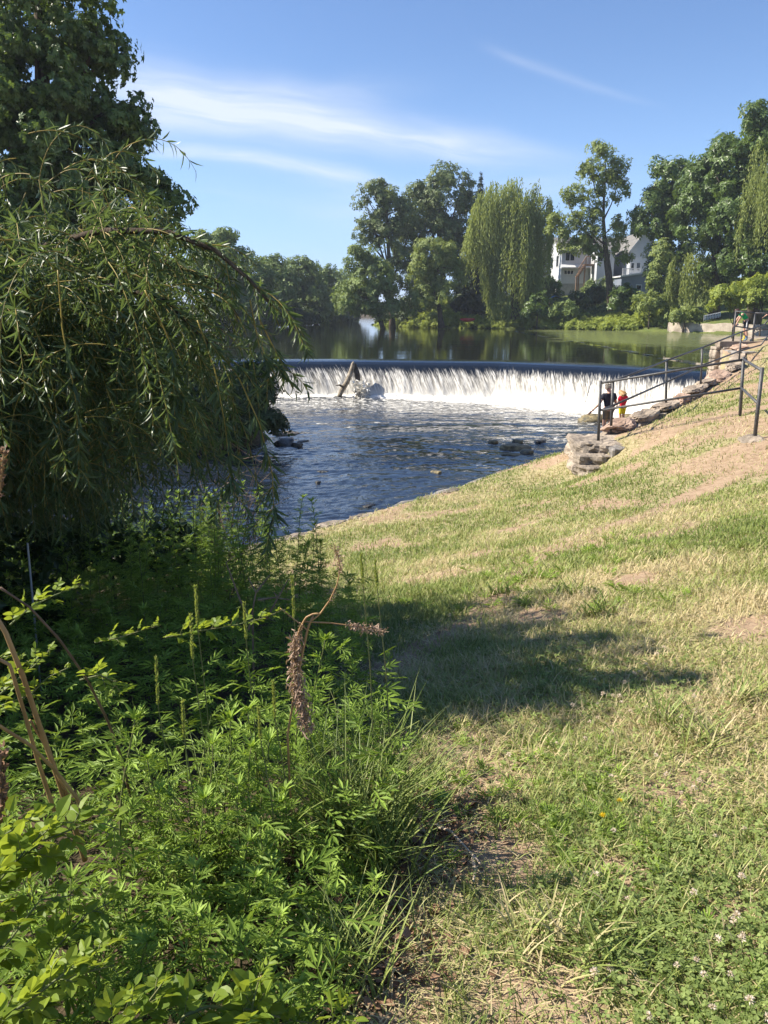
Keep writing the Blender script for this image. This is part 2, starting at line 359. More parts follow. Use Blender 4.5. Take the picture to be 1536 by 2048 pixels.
# ------------------------------------------------------------------ terrain
ZR, ZP = -2.6, -0.9                        # river level below the weir, pond level above it
W_PIX = [(480, 1105), (540, 1088), (600, 1070), (665, 1050), (730, 1030), (830, 1000), (930, 970), (1000, 945), (1100, 915), (1165, 890)]
W = [at_z(u, v, -2.4)[:2] for u, v in W_PIX]
W = [np.array((-14., 9.5)), np.array((-8., 11.4)), np.array((-4.6, 12.6))] + W
CREST = np.array([at_z(u, v, ZP - .03)[:2] for u, v in [(60, 726), (250, 724), (400, 722), (700, 722), (1000, 725), (1200, 733), (1330, 740), (1430, 746)]])
def resample(P, n):
    P = np.asarray(P, float); d = np.r_[0, np.cumsum(np.linalg.norm(np.diff(P, axis=0), axis=1))]
    t = np.linspace(0, d[-1], n); return np.stack([np.interp(t, d, P[:, k]) for k in range(P.shape[1])], 1), t
B_POST = [at_y(1197, 870, 17.5), at_y(1222, 855, 18.2), at_y(1332, 806, 21.8), at_y(1401, 770, 25.0), at_y(1478, 722, 28.8)]
BL = np.array([p[:2] for p in B_POST])
RIV = [tuple(p) for p in W] + [(8.6, 24.4), (9.6, 25.6), (12.0, 28.9), (12.9, 31.2)] + [tuple(c + (0, .3)) for c in CREST[:0:-1]] + \
      [(-13, 39), (-7.5, 34), (-5.2, 29), (-3.9, 26.2), (-4.1, 24.9), (-6, 23.6), (-10, 21), (-18, 17.5), (-40, 14), (-40, 8), (-20, 8.6)]
PND = [tuple(c + (0, -.2)) for c in CREST] + [ (13.5, 33), (30, 36), (50, 60), (46, 82), at_z(1480, 668, ZP)[:2], at_z(1340, 664, ZP)[:2], at_z(1200, 661, ZP)[:2], at_z(1000, 657, ZP)[:2], at_z(850, 656, ZP)[:2],
       at_z(770, 652, ZP)[:2], at_z(752, 645, ZP)[:2], (6, 165), (20, 260), (-2, 270), at_z(690, 640, ZP)[:2], at_z(620, 646, ZP)[:2], at_z(520, 650, ZP)[:2], at_z(440, 653, ZP)[:2], (-30, 85), (-24, 60), (-17, 43)]
PND = [tuple(map(float, p)) for p in PND]
def sdist(x, y, poly):
    """signed distance to polygon, negative inside"""
    P = np.array(poly, float); Q = np.roll(P, -1, 0); d = np.full(x.shape, 1e9); ins = np.zeros(x.shape, bool)
    for (ax, ay), (bx, by) in zip(P, Q):
        ex, ey = bx - ax, by - ay; t = np.clip(((x - ax) * ex + (y - ay) * ey) / (ex * ex + ey * ey + 1e-12), 0, 1)
        d = np.minimum(d, np.hypot(x - ax - t * ex, y - ay - t * ey))
        c = ((ay > y) != (by > y)) & (x < (bx - ax) * (y - ay) / (by - ay + 1e-12) + ax); ins ^= c
    return np.where(ins, -d, d)
CTRL = [(0, 0, 0), (-2, 0, 0), (2, 0, .03), (0, -4, .1), (5, 0, .2), (0, 1.8, -.12), (0, 3, -.30), (0, 4.5, -.56), (0, 6, -.86), (0, 8, -1.25), (0, 10, -1.66), (-2, 3, -.42), (-3, 6, -1.2), (-6, 6, -1.5), (-5, 10, -2.2), (-6, 2, -.6), (-10, 5, -1.4),
        (1.4, 2.7, -.14), (2.9, 5.9, -.28), (2.0, 8, -.85), (4.6, 11, -.92), (2.5, 12, -1.5), (6.2, 13.4, -.60), (7.3, 16.3, -.52), (5.3, 15.2, -.98), (4.4, 16.6, -1.75), (3.6, 17.5, -2.0), (5.3, 17.7, -1.12), (6.2, 18.5, -1.05),
        (10, 10, .15), (10, 15, .12), (12, 20, .12), (6, 6, .25), (14, 25, .3), (25, 20, .9), (14.5, 31, .36), (18, 31, .42), (20, 40, .5), (40, 30, 1.5), (9, 20, -.55), (11.5, 25.5, -.45)]
CTRL += [(p[0] + .45, p[1] - .3, p[2] - .03) for p in B_POST[1:]] + [(w[0], w[1], -2.38) for w in W] + [(20, 60, .5), (55, 60, 2), (0, 30, -2.4)]
CTRL = np.array([tuple(map(float, c)) for c in CTRL])
def _tps_fit(C):
    n = len(C); r2 = ((C[:, None, :2] - C[None, :, :2]) ** 2).sum(-1); K = .5 * r2 * np.log(r2 + 1e-9) + np.eye(n) * .02
    Pm = np.c_[np.ones(n), C[:, :2]]; A = np.block([[K, Pm], [Pm.T, np.zeros((3, 3))]]); return np.linalg.solve(A, np.r_[C[:, 2], 0, 0, 0])
TPSW = _tps_fit(CTRL)
def lawn_z(x, y):
    z = TPSW[-3] + TPSW[-2] * x + TPSW[-1] * y
    for (cx, cy, _), w in zip(CTRL, TPSW):
        r2 = (x - cx) ** 2 + (y - cy) ** 2; z = z + w * .5 * r2 * np.log(r2 + 1e-9)
    return z
def ground_z(x, y, detail=True):
    x = np.asarray(x, float); y = np.asarray(y, float)
    dr = sdist(x, y, RIV); dp = sdist(x, y, PND)
    near = lawn_z(np.clip(x, -12, 45), np.clip(y, -6, 60))
    near = np.clip(near, -2.6, 3)
    # the wooded left bank and the far banks
    k = sstep(y, 35, 44); lb = (-2.35 + k * 1.6) + np.minimum(np.maximum(np.minimum(dr, dp), 0) * .35, 2.2)
    far = ZP + .12 + np.minimum(np.maximum(dp, 0) * .205, 6.5) + 2.5 * (fbm(x / 60, y / 60, 5) - .5) * sstep(dp, 8, 40)
    farl = ZP + .1 + np.minimum(np.maximum(dp, 0) * .08, 2.0)
    far = np.where(x < 2 + (y - 100) * .02, farl, far)
    isleft = sstep(y - (15.5 - .42 * x), 0, 1.0) * (x < -3)
    lawnmask = 1 - sstep(y, 45, 75)
    z = near * lawnmask + far * (1 - lawnmask)
    z = np.where(isleft > .5, np.where(y < 75, lb, farl), z)
    bed = -3.3
    z = np.where(dr < 0, np.maximum(bed, z * 0 + ZR + .18 - np.maximum(-dr, 0) * 1.8), z)
    z = np.where((dp < 0) & (dr >= 0), np.minimum(z, ZP - .02 - np.minimum(-dp * .5, 1.2)), z)
    z = np.where((dp < 0) & (dr < 0), np.minimum(z, -2.5), z)
    if detail:
        a = np.clip((np.hypot(x, y)) / 30, .25, 1.5)
        z = z + (fbm(x * .9, y * .9, 3, 4) - .5) * .10 * (dr > .3) * (dp > .3) * np.minimum(a, 1) + (fbm(x * 5, y * 5, 8, 3) - .5) * .035 * (dr > .2) * (dp > .2)
    return z
def gz(x, y): return float(ground_z(np.array([x]), np.array([y]))[0])
def path_d(x, y, P):
    d = np.full(np.shape(x), 1e9); P = np.asarray(P, float)
    for (ax, ay), (bx, by) in zip(P[:-1], P[1:]):
        ex, ey = bx - ax, by - ay; t = np.clip(((x - ax) * ex + (y - ay) * ey) / (ex * ex + ey * ey), 0, 1); d = np.minimum(d, np.hypot(x - ax - t * ex, y - ay - t * ey))
    return d
def hit(u, v):
    """the point of the ground seen at a pixel of the photograph"""
    d = ray(u, v); ts = np.concatenate([np.linspace(1.2, 12, 240), np.linspace(12, 45, 260)]); P = EYE + d * ts[:, None]
    z = ground_z(P[:, 0], P[:, 1], False); k = np.argmax(P[:, 2] < z); return np.array([P[k, 0], P[k, 1], z[k]])
TRAIL = [hit(u, v)[:2] for u, v in [(760, 1345), (860, 1285), (950, 1240), (1060, 1130), (1150, 1075), (1280, 1035), (1400, 985), (1500, 940), (1536, 925)]]
TRAIL2 = [hit(u, v)[:2] for u, v in [(1290, 900), (1360, 860), (1440, 835), (1530, 815)]]
SPOTS = [(hit(u, v)[:2], r) for u, v, r in [(1060, 1235, .35), (1250, 1010, .5), (1190, 1010, .5), (1420, 930, .9), (1500, 900, .9), (1300, 895, .7), (1020, 1060, .25), (920, 1500, .22), (1010, 1540, .2), (1330, 1590, .2), (1080, 2020, .22), (900, 1690, .3), (1270, 1160, .3), (1500, 1260, .3), (1250, 940, .5), (1450, 1850, .15), (780, 2000, .25), (880, 1630, .3), (820, 1740, .28), (770, 1900, .25), (1090, 2015, .16), (1250, 1760, .14), (960, 1580, .22), (1380, 1560, .18), (1010, 1730, .18), (1480, 1930, .1)]]
def dirt_mask(x, y):
    d = np.exp(-(path_d(x, y, TRAIL) / (.10 + .018 * np.hypot(x, y))) ** 2) * (.45 + .55 * fbm(x * .8, y * .8, 21, 3)) * 1.15
    d = np.maximum(d, np.exp(-(path_d(x, y, TRAIL2) / .38) ** 2) * 1.0)
    for (cx, cy), r in SPOTS: d = np.maximum(d, (.5 + .75 * fbm(x * 2.6, y * 2.6, 23, 4)) * np.exp(-((x - cx) ** 2 + (y - cy) ** 2) / (r * r)))
    d = np.maximum(d, sstep(fbm(x * .75, y * .75, 33, 4), .54, .70) * .66 * sstep(np.hypot(x, y), 2, 9))
    d = np.maximum(d, .69 * sstep(x - (3.2 + .05 * y), 0, 2.2) * sstep(y, 9, 12) * sstep(fbm(x * .9, y * .9, 44, 4), .35, .6))
    return np.clip(d, 0, 1)
WOODED = [(-.02, 1.0), (.02, 1.8), (.22, 2.6), (.1, 3.6), (-.05, 4.8), (-.75, 7), (-2.2, 10.5), (-3.6, 12.6), (-14, 9.8), (-30, 5), (-30, -6), (-.6, -6)]

def build_ground():
    th = np.concatenate([np.linspace(-180, -62, 24, endpoint=False), np.linspace(-62, 50, 430), np.linspace(52, 176, 24)]); th = np.radians(th)
    r = np.concatenate([np.geomspace(.35, 45, 330), np.geomspace(46, 300, 120), np.geomspace(320, 3000, 14)])
    T, Rr = np.meshgrid(th, r); x = Rr * np.sin(T); y = Rr * np.cos(T); z = ground_z(x, y)
    n, m = x.shape
    i = np.arange(n - 1)[:, None] * m; j = np.arange(m)[None]; k = (j + 1) % m
    q = np.stack([i + j, i + k, i + m + k, i + m + j], -1).reshape(-1)
    dirt = dirt_mask(x, y); dp = sdist(x, y, PND); dw = sdist(x, y, WOODED)
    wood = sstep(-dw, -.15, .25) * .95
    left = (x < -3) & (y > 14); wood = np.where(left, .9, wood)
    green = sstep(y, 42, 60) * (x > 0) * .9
    bag = Bag(); bag.add(np.stack([x, y, z], -1).reshape(-1, 3), q, np.full((n - 1) * m, 4)); c = np.arange(m)[::-1]; bag.l.append(c); bag.c.append(np.array([m])); bag.mi.append(np.array([0]))
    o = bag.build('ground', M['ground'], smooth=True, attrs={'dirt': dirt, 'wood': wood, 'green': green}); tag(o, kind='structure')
build_ground()

# ------------------------------------------------------------------ water
CR, CRT = resample(CREST, 420)
tn = nrm(np.gradient(CR, axis=0)); DOWN = np.stack([tn[:, 1], -tn[:, 0]], 1)      # downstream (towards the viewer)
def build_water():
    xs = np.linspace(-15, 10.5, 300); ys = np.geomspace(9.5, 40, 420); X, Y = np.meshgrid(xs, ys)
    # flow coordinates: along the river towards the lower left
    fx = X * .8 + Y * .6; fy = -X * .6 + Y * .8
    amp = .35 + .65 * sstep(-Y, -30, -19) 
    h = (fbm(fx * .9, fy * 1.6, 50, 3) - .5) * .06 * amp + (1 - np.abs(2 * fbm(fx * 2.9, fy * 4.6, 60, 3) - 1)) * .04 * amp + (fbm(fx * 8, fy * 10, 70, 2) - .5) * .028
    line = CR + DOWN * 1.45; d = path_d(X, Y, line[::12])
    wdt = .4 + 1.7 * sstep(X, -2, 9)
    foam = np.clip(1.15 - d / wdt * .62, 0, 1.2)
    down = sstep(d, 15, 1.5) * .47
    foam = np.maximum(foam, down)
    for u, v, rr in [(862, 815, .22), (690, 841, .35), (755, 845, .3), (640, 848, .5), (700, 855, .6), (770, 870, .5), (880, 845, .6), (1010, 835, 1.), (1060, 905, .35), (560, 868, .5), (1000, 880, .8), (930, 900, .7), (870, 945, .16), (1030, 905, .4), (960, 930, .5), (1090, 860, 1.), (900, 885, .6), (960, 890, .7), (1030, 925, .5), (985, 940, .4), (880, 915, .4), (1120, 880, .8), (1040, 875, .6)]:
        c = at_z(u, v, ZR); foam = np.maximum(foam, .47 * np.exp(-((X - c[0]) ** 2 + ((Y - c[1]) / 1.3) ** 2) / rr ** 2))
    h = h + np.exp(-(d / .9) ** 2) * (fbm(X * 2.2, Y * 2.2, 80, 3)) * .22
    n, m = X.shape; i = np.arange(n - 1)[:, None] * m; j = np.arange(m - 1)[None]
    q = np.stack([i + j, i + j + 1, i + m + j + 1, i + m + j], -1).reshape(-1, 4)
    cen = (X[:-1, :-1] + .04).ravel(), (Y[:-1, :-1] + .04).ravel()
    # keep only the side below the weir
    cl = np.interp(cen[0], CR[:, 0], CR[:, 1]); keep = cen[1] < cl - .9
    q = q[keep]
    bag = Bag(); bag.add(np.stack([X, Y, ZR + h], -1).reshape(-1, 3), q.ravel(), np.full(len(q), 4))
    tag(bag.build('river_water', M['river'], smooth=True, attrs={'foam': foam}), kind='structure')
    # pond
    up = CR - DOWN * 1.4
    xs = np.concatenate([np.linspace(-40, 45, 170)]); ys = np.concatenate([np.linspace(0, 1, 2)])
    far = np.geomspace(1, 260, 130); bag = Bag(); al = []
    P = up[::3]; cols = len(P)
    left = np.stack([np.linspace(-70, P[0, 0], 10, endpoint=False), np.full(10, P[0, 1])], 1); right = np.stack([np.linspace(P[-1, 0], 14.2, 4)[1:], np.full(3, P[-1, 1])], 1)
    right = np.concatenate([right, np.stack([np.linspace(15, 80, 24), np.linspace(33, 40, 24)], 1)]); P = np.concatenate([left, P, right]); cols = len(P)
    off = np.concatenate([[0], far]); G = P[None] + np.stack([np.zeros((len(off), cols)), np.repeat(off[:, None], cols, 1)], -1)
    x, y = G[..., 0], G[..., 1]; n, m = x.shape; i = np.arange(n - 1)[:, None] * m; j = np.arange(m - 1)[None]
    q = np.stack([i + j, i + j + 1, i + m + j + 1, i + m + j], -1).reshape(-1)
    bag.add(np.stack([x, y, np.full_like(x, ZP)], -1).reshape(-1, 3), q, np.full((n - 1) * (m - 1), 4))
    a1 = at_z(1110, 667, ZP); a2 = at_z(1280, 668, ZP); a3 = at_z(1440, 675, ZP); a4 = at_z(1400, 690, ZP); a5 = at_z(1150, 690, ZP)
    d = sdist(x, y, [a1[:2], at_z(1060, 660, ZP)[:2], at_z(1300, 655, ZP)[:2], at_z(1520, 660, ZP)[:2], a3[:2], at_z(1440, 712, ZP)[:2], at_z(1380, 704, ZP)[:2], at_z(1330, 694, ZP)[:2], at_z(1200, 684, ZP)[:2], a5[:2] + (0, 6)])
    al = np.clip(.5 - d / 9.0, 0, .98)
    tag(bag.build('pond', M['pond'], smooth=True, attrs={'algae': al}), kind='structure')
    # the sheet of water over the weir
    prof = np.array([(-1.5, .002), (-.9, 0), (-.45, -.02), (-.1, -.07), (.2, -.18), (.45, -.34), (.7, -.56), (.95, -.86), (1.18, -1.2), (1.4, -1.58), (1.55, -1.85)])
    pr, pt = resample(prof, 70); t = np.clip((pt - pt[np.argmin(np.abs(pr[:, 0] + .1))]) / 2.35, -.3, 1.1)
    S = CRT
    rag = (fbm(S[None] * 3.2 - t[:, None] * 1.5, t[:, None] * 1.2 + 0 * S[None], 90, 4) - .5) * .10 * sstep(t, .15, .55)[:, None] + (fbm(S[None] * 11 - t[:, None] * 5, t[:, None] * 3 + 0 * S[None], 91, 3) - .5) * .07 * sstep(t, .1, .5)[:, None]
    o = pr[:, 0][:, None] + rag; zz = ZP + pr[:, 1][:, None] + rag * .35 + 0 * S[None]
    X = CR[None, :, 0] + DOWN[None, :, 0] * o; Y = CR[None, :, 1] + DOWN[None, :, 1] * o
    n, m = X.shape; i = np.arange(n - 1)[:, None] * m; j = np.arange(m - 1)[None]
    q = np.stack([i + j, i + m + j, i + m + j + 1, i + j + 1], -1).reshape(-1)
    bag = Bag(); bag.add(np.stack([X, Y, zz], -1).reshape(-1, 3), q, np.full((n - 1) * (m - 1), 4))
    tag(bag.build('waterfall', M['fall'], smooth=True, attrs={'along': np.repeat(S[None], n, 0), 'drop': np.repeat(t[:, None], m, 1)}), kind='structure')
    # boiling foam where the sheet lands
    off = np.linspace(1.05, 2.9, 26); wf = (.36 + .5 * sstep(CR[:, 0], -3, 9))[None]
    o = 1.05 + (off[:, None] - 1.05) * wf
    prf = np.sin(np.clip((off - 1.05) / 1.85, 0, 1) * math.pi) ** .8
    X = CR[None, :, 0] + DOWN[None, :, 0] * o; Y = CR[None, :, 1] + DOWN[None, :, 1] * o
    zz = ZR - .06 + prf[:, None] * (.06 + .26 * fbm(X * 2.6, Y * 2.6, 95, 4) + .10 * fbm(X * 9, Y * 9, 96, 3))
    n, m = X.shape; i = np.arange(n - 1)[:, None] * m; j = np.arange(m - 1)[None]
    q = np.stack([i + j, i + m + j, i + m + j + 1, i + j + 1], -1).reshape(-1)
    bag = Bag(); bag.add(np.stack([X, Y, zz], -1).reshape(-1, 3), q, np.full((n - 1) * (m - 1), 4))
    tag(bag.build('foam', M['foam'], smooth=True), 'white foam churning along the foot of the waterfall', None, kind='stuff')
build_water()
#==PART2==
# ------------------------------------------------------------------ stones, walls, log
M['copingpink'] = plain_mat('pink_coping_stone', (.26, .17, .12), (.46, .33, .25), 1.8, .9, .15, .04, 9)
def rock_bag(bag, c, size, seed, mi=0, sub=4, rough=.28, flat=.55, rotz=0.0, facet=True):
    bm = bmesh.new(); bmesh.ops.create_icosphere(bm, subdivisions=sub, radius=1.0); off = Vector((seed * 7.13, seed * 3.7, seed * 1.9))
    rr = random.Random(seed); planes = [(Vector((rr.gauss(0, 1), rr.gauss(0, 1), rr.gauss(0, .8))).normalized(), rr.uniform(.62, .9)) for _ in range(16)] if facet else []
    planes.append((Vector((0, 0, 1)), flat + .1)); Mz = Matrix.Rotation(rotz, 3, 'Z')
    for v in bm.verts:
        p = v.co.copy()
        for n, d in planes:
            k = p.dot(n)
            if k > d: p -= n * (k - d) * .97
        p += p.normalized() * (mnoise.fractal(v.co * 1.6 + off, .9, 2.0, 5) * rough * .55 + (abs(mnoise.fractal(v.co * 3.2 + off, .8, 2.0, 4)) - .25) * rough * -.55)
        p = Vector((p.x * size[0], p.y * size[1], p.z * size[2])); v.co = Mz @ p + Vector(c)
    bm.verts.ensure_lookup_table(); bm.verts.index_update()
    bag.faces(np.array([v.co[:] for v in bm.verts]), [[v.index for v in f.verts] for f in bm.faces], mi=mi); bm.free()
def block_bag(bag, c, size, seed, rough=.05):
    """a roughly dressed masonry block with worn edges"""
    bm = bmesh.new(); bmesh.ops.create_cube(bm, size=2.0); bmesh.ops.subdivide_edges(bm, edges=bm.edges[:], cuts=8, use_grid_fill=True); off = Vector((seed * .713, seed * .37, seed * .19))
    for v in bm.verts:
        p = v.co; L = (abs(p.x) ** 8 + abs(p.y) ** 8 + abs(p.z) ** 8) ** (1 / 8); p = p / L
        p += p.normalized() * mnoise.fractal(Vector((p.x * size[0], p.y * size[1], p.z * size[2])) * 4 + off, .9, 2.0, 4) * rough * 2
        v.co = Vector((p.x * size[0] + c[0], p.y * size[1] + c[1], p.z * size[2] + c[2]))
    bm.verts.index_update(); bag.faces(np.array([v.co[:] for v in bm.verts]), [[v.index for v in f.verts] for f in bm.faces]); bm.free()
def rock(name, label, c, size, seed, m='rock', cat='rock', group=None, block=0, **kw):
    b = Bag(); block_bag(b, (0, 0, 0), size, seed, block) if block else rock_bag(b, (0, 0, 0), size, seed, **kw); o = b.build(name, M[m], smooth=not block); o.location = c
    return tag(o, label, cat, group)

def build_stones():
    # rock pile under the lower end of the hand rail
    p = at_y(1195, 892, 17.3); rock('boulder', 'big flat topped tan boulder carrying the end post of the hand rail', (p[0] + .04, p[1] + .5, p[2] - .13), (.52, .74, .22), 11, block=.12)
    p = at_y(1248, 905, 16.9); rock('boulder', 'rounded grey boulder right of the flat rock under the rail', (p[0] - .04, p[1] + .15, p[2] - .07), (.27, .34, .18), 12, 'rockgrey', block=.13)
    p = at_y(1188, 917, 16.9); rock('boulder', 'layered mossy ledge stone beneath the flat topped boulder', (p[0] + .06, p[1] + .35, p[2] - .03), (.42, .54, .12), 13, block=.15)
    p = at_y(1190, 938, 16.7); rock('boulder', 'lowest pale stone of the rock pile at the lawn corner', (p[0] + .06, p[1] + .32, p[2] - .05), (.44, .54, .13), 14, block=.12)
    # concrete footing lump under the near rail post
    p = at_y(1513, 886, 13.4); rock('footing_stone', 'lumpy earthy concrete footing under the nearest rail post', (p[0], p[1] + .1, p[2] - .03), (.27, .27, .22), 15, cat='footing')
    # river rocks
    L = [(1190, 840, 'mossy boulder in the water beside the wading man', (.75, .5, .34), 'rockmoss'), (1262, 838, 'dark mossy rock at the wall behind the child in red', (.55, .4, .3), 'rockmoss'),
         (593, 892, 'dark wet rock standing in the river by the left bank', (.26, .2, .15), 'rockwet'), (604, 883, 'flat wet slab just breaking the water behind the dark rock', (.28, .15, .05), 'rockwet'), (566, 888, 'large dark boulder under the overhanging bush on the left bank', (.40, .35, .26), 'rockwet'),
         (570, 868, 'pale sunlit flat ledge at the left bank of the river', (.55, .4, .13), 'rock'), (636, 966, 'small dark stone breaking the river surface in mid stream', (.13, .1, .08), 'rockwet'), (645, 944, 'dark stone barely above the water upstream of the small one', (.2, .12, .05), 'rockwet'),
         (736, 1013, 'flat dark stone in the water near the grassy edge', (.22, .14, .07), 'rockwet'), (874, 946, 'mossy stone with white water around it in mid river', (.2, .15, .09), 'rockmoss'), (1028, 897, 'broad mossy rock at the middle of the shoal', (.42, .3, .13), 'rockmoss'),
         (1056, 905, 'low brown rock at the right end of the shoal', (.22, .18, .08), 'rockmoss'), (1022, 910, 'wet flat rock in front of the broad shoal rock', (.3, .16, .05), 'rockmoss'), (986, 886, 'small pointed rock left of the shoal', (.18, .14, .1), 'rockmoss'), (1035, 884, 'small brown rock behind the shoal', (.2, .15, .09), 'rockmoss'), (1080, 884, 'flat dark rock between shoal and stone edge', (.25, .18, .08), 'rockwet')]
    for k, (u, v, lab, s, m_) in enumerate(L):
        c = at_z(u, v, ZR + .02); s = tuple(k_ * (1.35 if u > 950 and v > 880 else 1) for k_ in s); rock('river_rock', lab, (c[0], c[1], ZR + .02), s, 30 + k, m_, group='rocks in the river', sub=3, rotz=k * 1.3)
    # stone edging along the lawn
    rs = random.Random(5); P, t = resample(W, 60); e = thing('stone_edging', 'low edging of flat stones between the lawn and the river', 'edging', (0, 0, 0)); b = Bag()
    base = Bag(); n = len(P); tn = nrm(np.gradient(P, axis=0)); nr = np.stack([tn[:, 1], -tn[:, 0]], 1)   # towards the lawn
    ring = [(-.16, -.75), (-.15, -.06), (-.08, -.01), (.12, .015), (.24, -.1)]
    V = np.array([[(*(P[i] + nr[i] * (o + .05 * math.sin(i * 2.1)) * 1.0), -2.40 + z + .025 * math.sin(i * 1.7)) for o, z in ring] for i in range(n)]); k = len(ring)
    q = [(i * k + j, (i + 1) * k + j, (i + 1) * k + j + 1, i * k + j + 1) for i in range(n - 1) for j in range(k - 1)]; base.faces(V.reshape(-1, 3), q); base.build('kerb', M['rockgrey'], e, smooth=True)
    for u, v, sx in [(860, 998, .50), (905, 985, .38), (950, 968, .3), (1010, 945, .35), (1090, 920, .45), (720, 1036, .4), (660, 1053, .45), (590, 1076, .5), (500, 1101, .5), (1150, 898, .4)]:
        c = at_z(u, v, -2.40); b2 = Bag(); rock_bag(b2, (c[0], c[1], -2.40), (sx, sx * .5, .085), 60 + u, sub=4, flat=.5, rough=.35, rotz=.85); b2.build('edging_stone', M['rock'], e)
    # stair-side wall with its coping stones along the river
    w = thing('stone_wall', 'sloping rubble wall with flat coping stones beside the waterfall', 'wall', (0, 0, 0))
    Pw = np.array([(B_POST[0][0] + .1, B_POST[0][1] + .2, -1.10)] + [(p[0], p[1], p[2]) for p in B_POST[1:]] + [(13.6, 31.2, .28)]); Pr, tt = resample(Pw, 60); tn = nrm(np.gradient(Pr[:, :2], axis=0)); nl = np.stack([-tn[:, 1], tn[:, 0]], 1)
    ring = [(.30, -2.6), (.28, -.16), (-.24, -.14), (-.26, -1.0)]; V = []
    for i in range(60):
        for o, z in ring: V.append((*(Pr[i, :2] + nl[i] * (o + .04 * math.sin(i * 3.3 + z))), (Pr[i, 2] + z) if z > -2 else ZR - .5))
    b = Bag(); k = 4; b.faces(np.array(V), [(i * k + j, i * k + j + 1, (i + 1) * k + j + 1, (i + 1) * k + j) for i in range(59) for j in range(3)]); b.build('wall_face', M['rock'], w)
    t = .5; kx = 0
    while t < tt[-1] - .2:
        L_ = rs.uniform(.9, 2.0); mid = t + L_ / 2; c = [np.interp(mid, tt, Pr[:, q]) for q in range(3)]; i = int(np.interp(mid, tt, np.arange(60))); a = math.atan2(tn[i, 1], tn[i, 0])
        b = Bag(); rock_bag(b, (0, 0, 0), (L_ * .58, rs.uniform(.30, .42), .16), 80 + kx, sub=4, flat=.3, rough=.32)
        o = b.build('coping_stone', M['coping'] if kx % 3 else M['copingpink'], w, smooth=False); slope = math.atan2(Pr[min(i + 1, 59), 2] - Pr[i - 1, 2], 2 * (tt[1] - tt[0]))
        o.location = (c[0], c[1], c[2] - .06 + rs.uniform(-.05, .05)); o.rotation_euler = (rs.uniform(-.1, .1), -slope * .8, a + rs.uniform(-.15, .15)); t += L_ * .98; kx += 1
    # weir abutment: masonry block with a slab, rear wall and lower grey block
    ab = thing('weir_abutment', 'grey stone abutment with slab top at the right end of the weir', 'abutment', (0, 0, 0))
    c = at_y(1443, 683, 31.3); z1 = c[2]; X0 = c[0]
    def masonry(x0, x1, y0, y1, z0, z1_, seed):
        b = Bag(); r_ = random.Random(seed); z = z0
        while z < z1_ - .05:
            h = min(r_.uniform(.2, .38), z1_ - z)
            for face in range(2):
                t_ = 0; Lw = (x1 - x0) if face == 0 else (y1 - y0)
                while t_ < Lw - .04:
                    l_ = min(r_.uniform(.3, .75), Lw - t_)
                    if face == 0: cc = (x0 + t_ + l_ / 2, y0, z + h / 2); sz = (l_ * .49, .16 + r_.uniform(0, .05), h * .48)
                    else: cc = (x0, y0 + t_ + l_ / 2, z + h / 2); sz = (.16 + r_.uniform(0, .05), l_ * .49, h * .48)
                    block_bag(b, cc, sz, r_.randrange(9999), .075); t_ += l_
            z += h
        b.box(x0 + .03, x1, y0 + .03, y1, z0, z1_ - .02); return b
    masonry(X0 + .03, 19, 31.4, 32.0, -1.6, z1 - .2, 3).build('block_wall', M['rock'], ab)
    b = Bag(); ring = [(X0 - .05, 31.3), (19.2, 31.3), (19.2, 36.6), (16.2, 36.6), (X0 + .1, 32.15)]; b.faces(np.array([(x, y, z) for z in (z1 - .19, z1) for x, y in ring]), [(5, 6, 7, 8, 9), (4, 3, 2, 1, 0)] + [(i, (i + 1) % 5, 5 + (i + 1) % 5, 5 + i) for i in range(5)]); b.build('slab', M['coping'], ab)
    b = Bag(); ring = [(X0 + .12, 32.0), (18.9, 32.0), (18.9, 36.4), (16.2, 36.4)]; b.faces(np.array([(x, y, z) for z in (-1.6, z1 - .192) for x, y in ring]), [(4, 5, 6, 7)] + [(i, (i + 1) % 4, 4 + (i + 1) % 4, 4 + i) for i in range(4)]); b.build('rear_wall', M['rock'], ab)
    c2 = at_y(1488, 703, 29.8); masonry(c2[0], c2[0] + 2.2, 29.9, 31.2, c2[2] - 1.0, c2[2], 4).build('lower_block', M['rockgrey'], ab)
    # far retaining wall at the right shore of the pond
    rw = thing('retaining_wall', 'long low pale concrete retaining wall at the far pond shore', 'wall', (0, 0, 0)); b = Bag()
    q0 = at_z(1338, 664, ZP); q1 = at_z(1540, 669, ZP); P_, _ = resample([q0, q1], 40); V = []
    for i, p in enumerate(P_):
        hgt = .95 + .03 * math.sin(i * .9) + .05 * math.sin(i * .31)
        for dy, z in ((0, -.5), (.05, hgt), (.5, hgt + .02), (.6, -.5)): V.append((p[0], p[1] + dy + .03 * math.sin(i * 1.3), ZP + z))
    b.faces(np.array(V), [(i * 4 + j, (i + 1) * 4 + j, (i + 1) * 4 + j + 1, i * 4 + j + 1) for i in range(39) for j in range(3)]); b.build('wall_face', plain_mat('weathered_concrete', (.22, .18, .14), (.55, .47, .38), .8, .9, .2, .04, 5), rw, smooth=False)
    # log jammed on the weir
    lg = thing('driftwood_log', 'pale broken log standing jammed against the face of the waterfall', 'log', (0, 0, 0))
    yb = float(np.interp(at_y(700, 760, 38)[0], CR[:, 0], CR[:, 1])) - 1.55
    pts = np.array([at_y(676, 800, yb - .35), at_y(683, 782, yb - .25), at_y(694, 764, yb - .1), at_y(703, 742, yb + .12), at_y(706, 728, yb + .25), at_y(707, 723, yb + .28)])
    b = Bag(); b.tube(pts, [.10, .12, .13, .12, .09, .03], 12); o = b.build('trunk', plain_mat('driftwood', (.11, .085, .06), (.34, .29, .22), 5, .8, .2, .03, 12), lg, smooth=True)
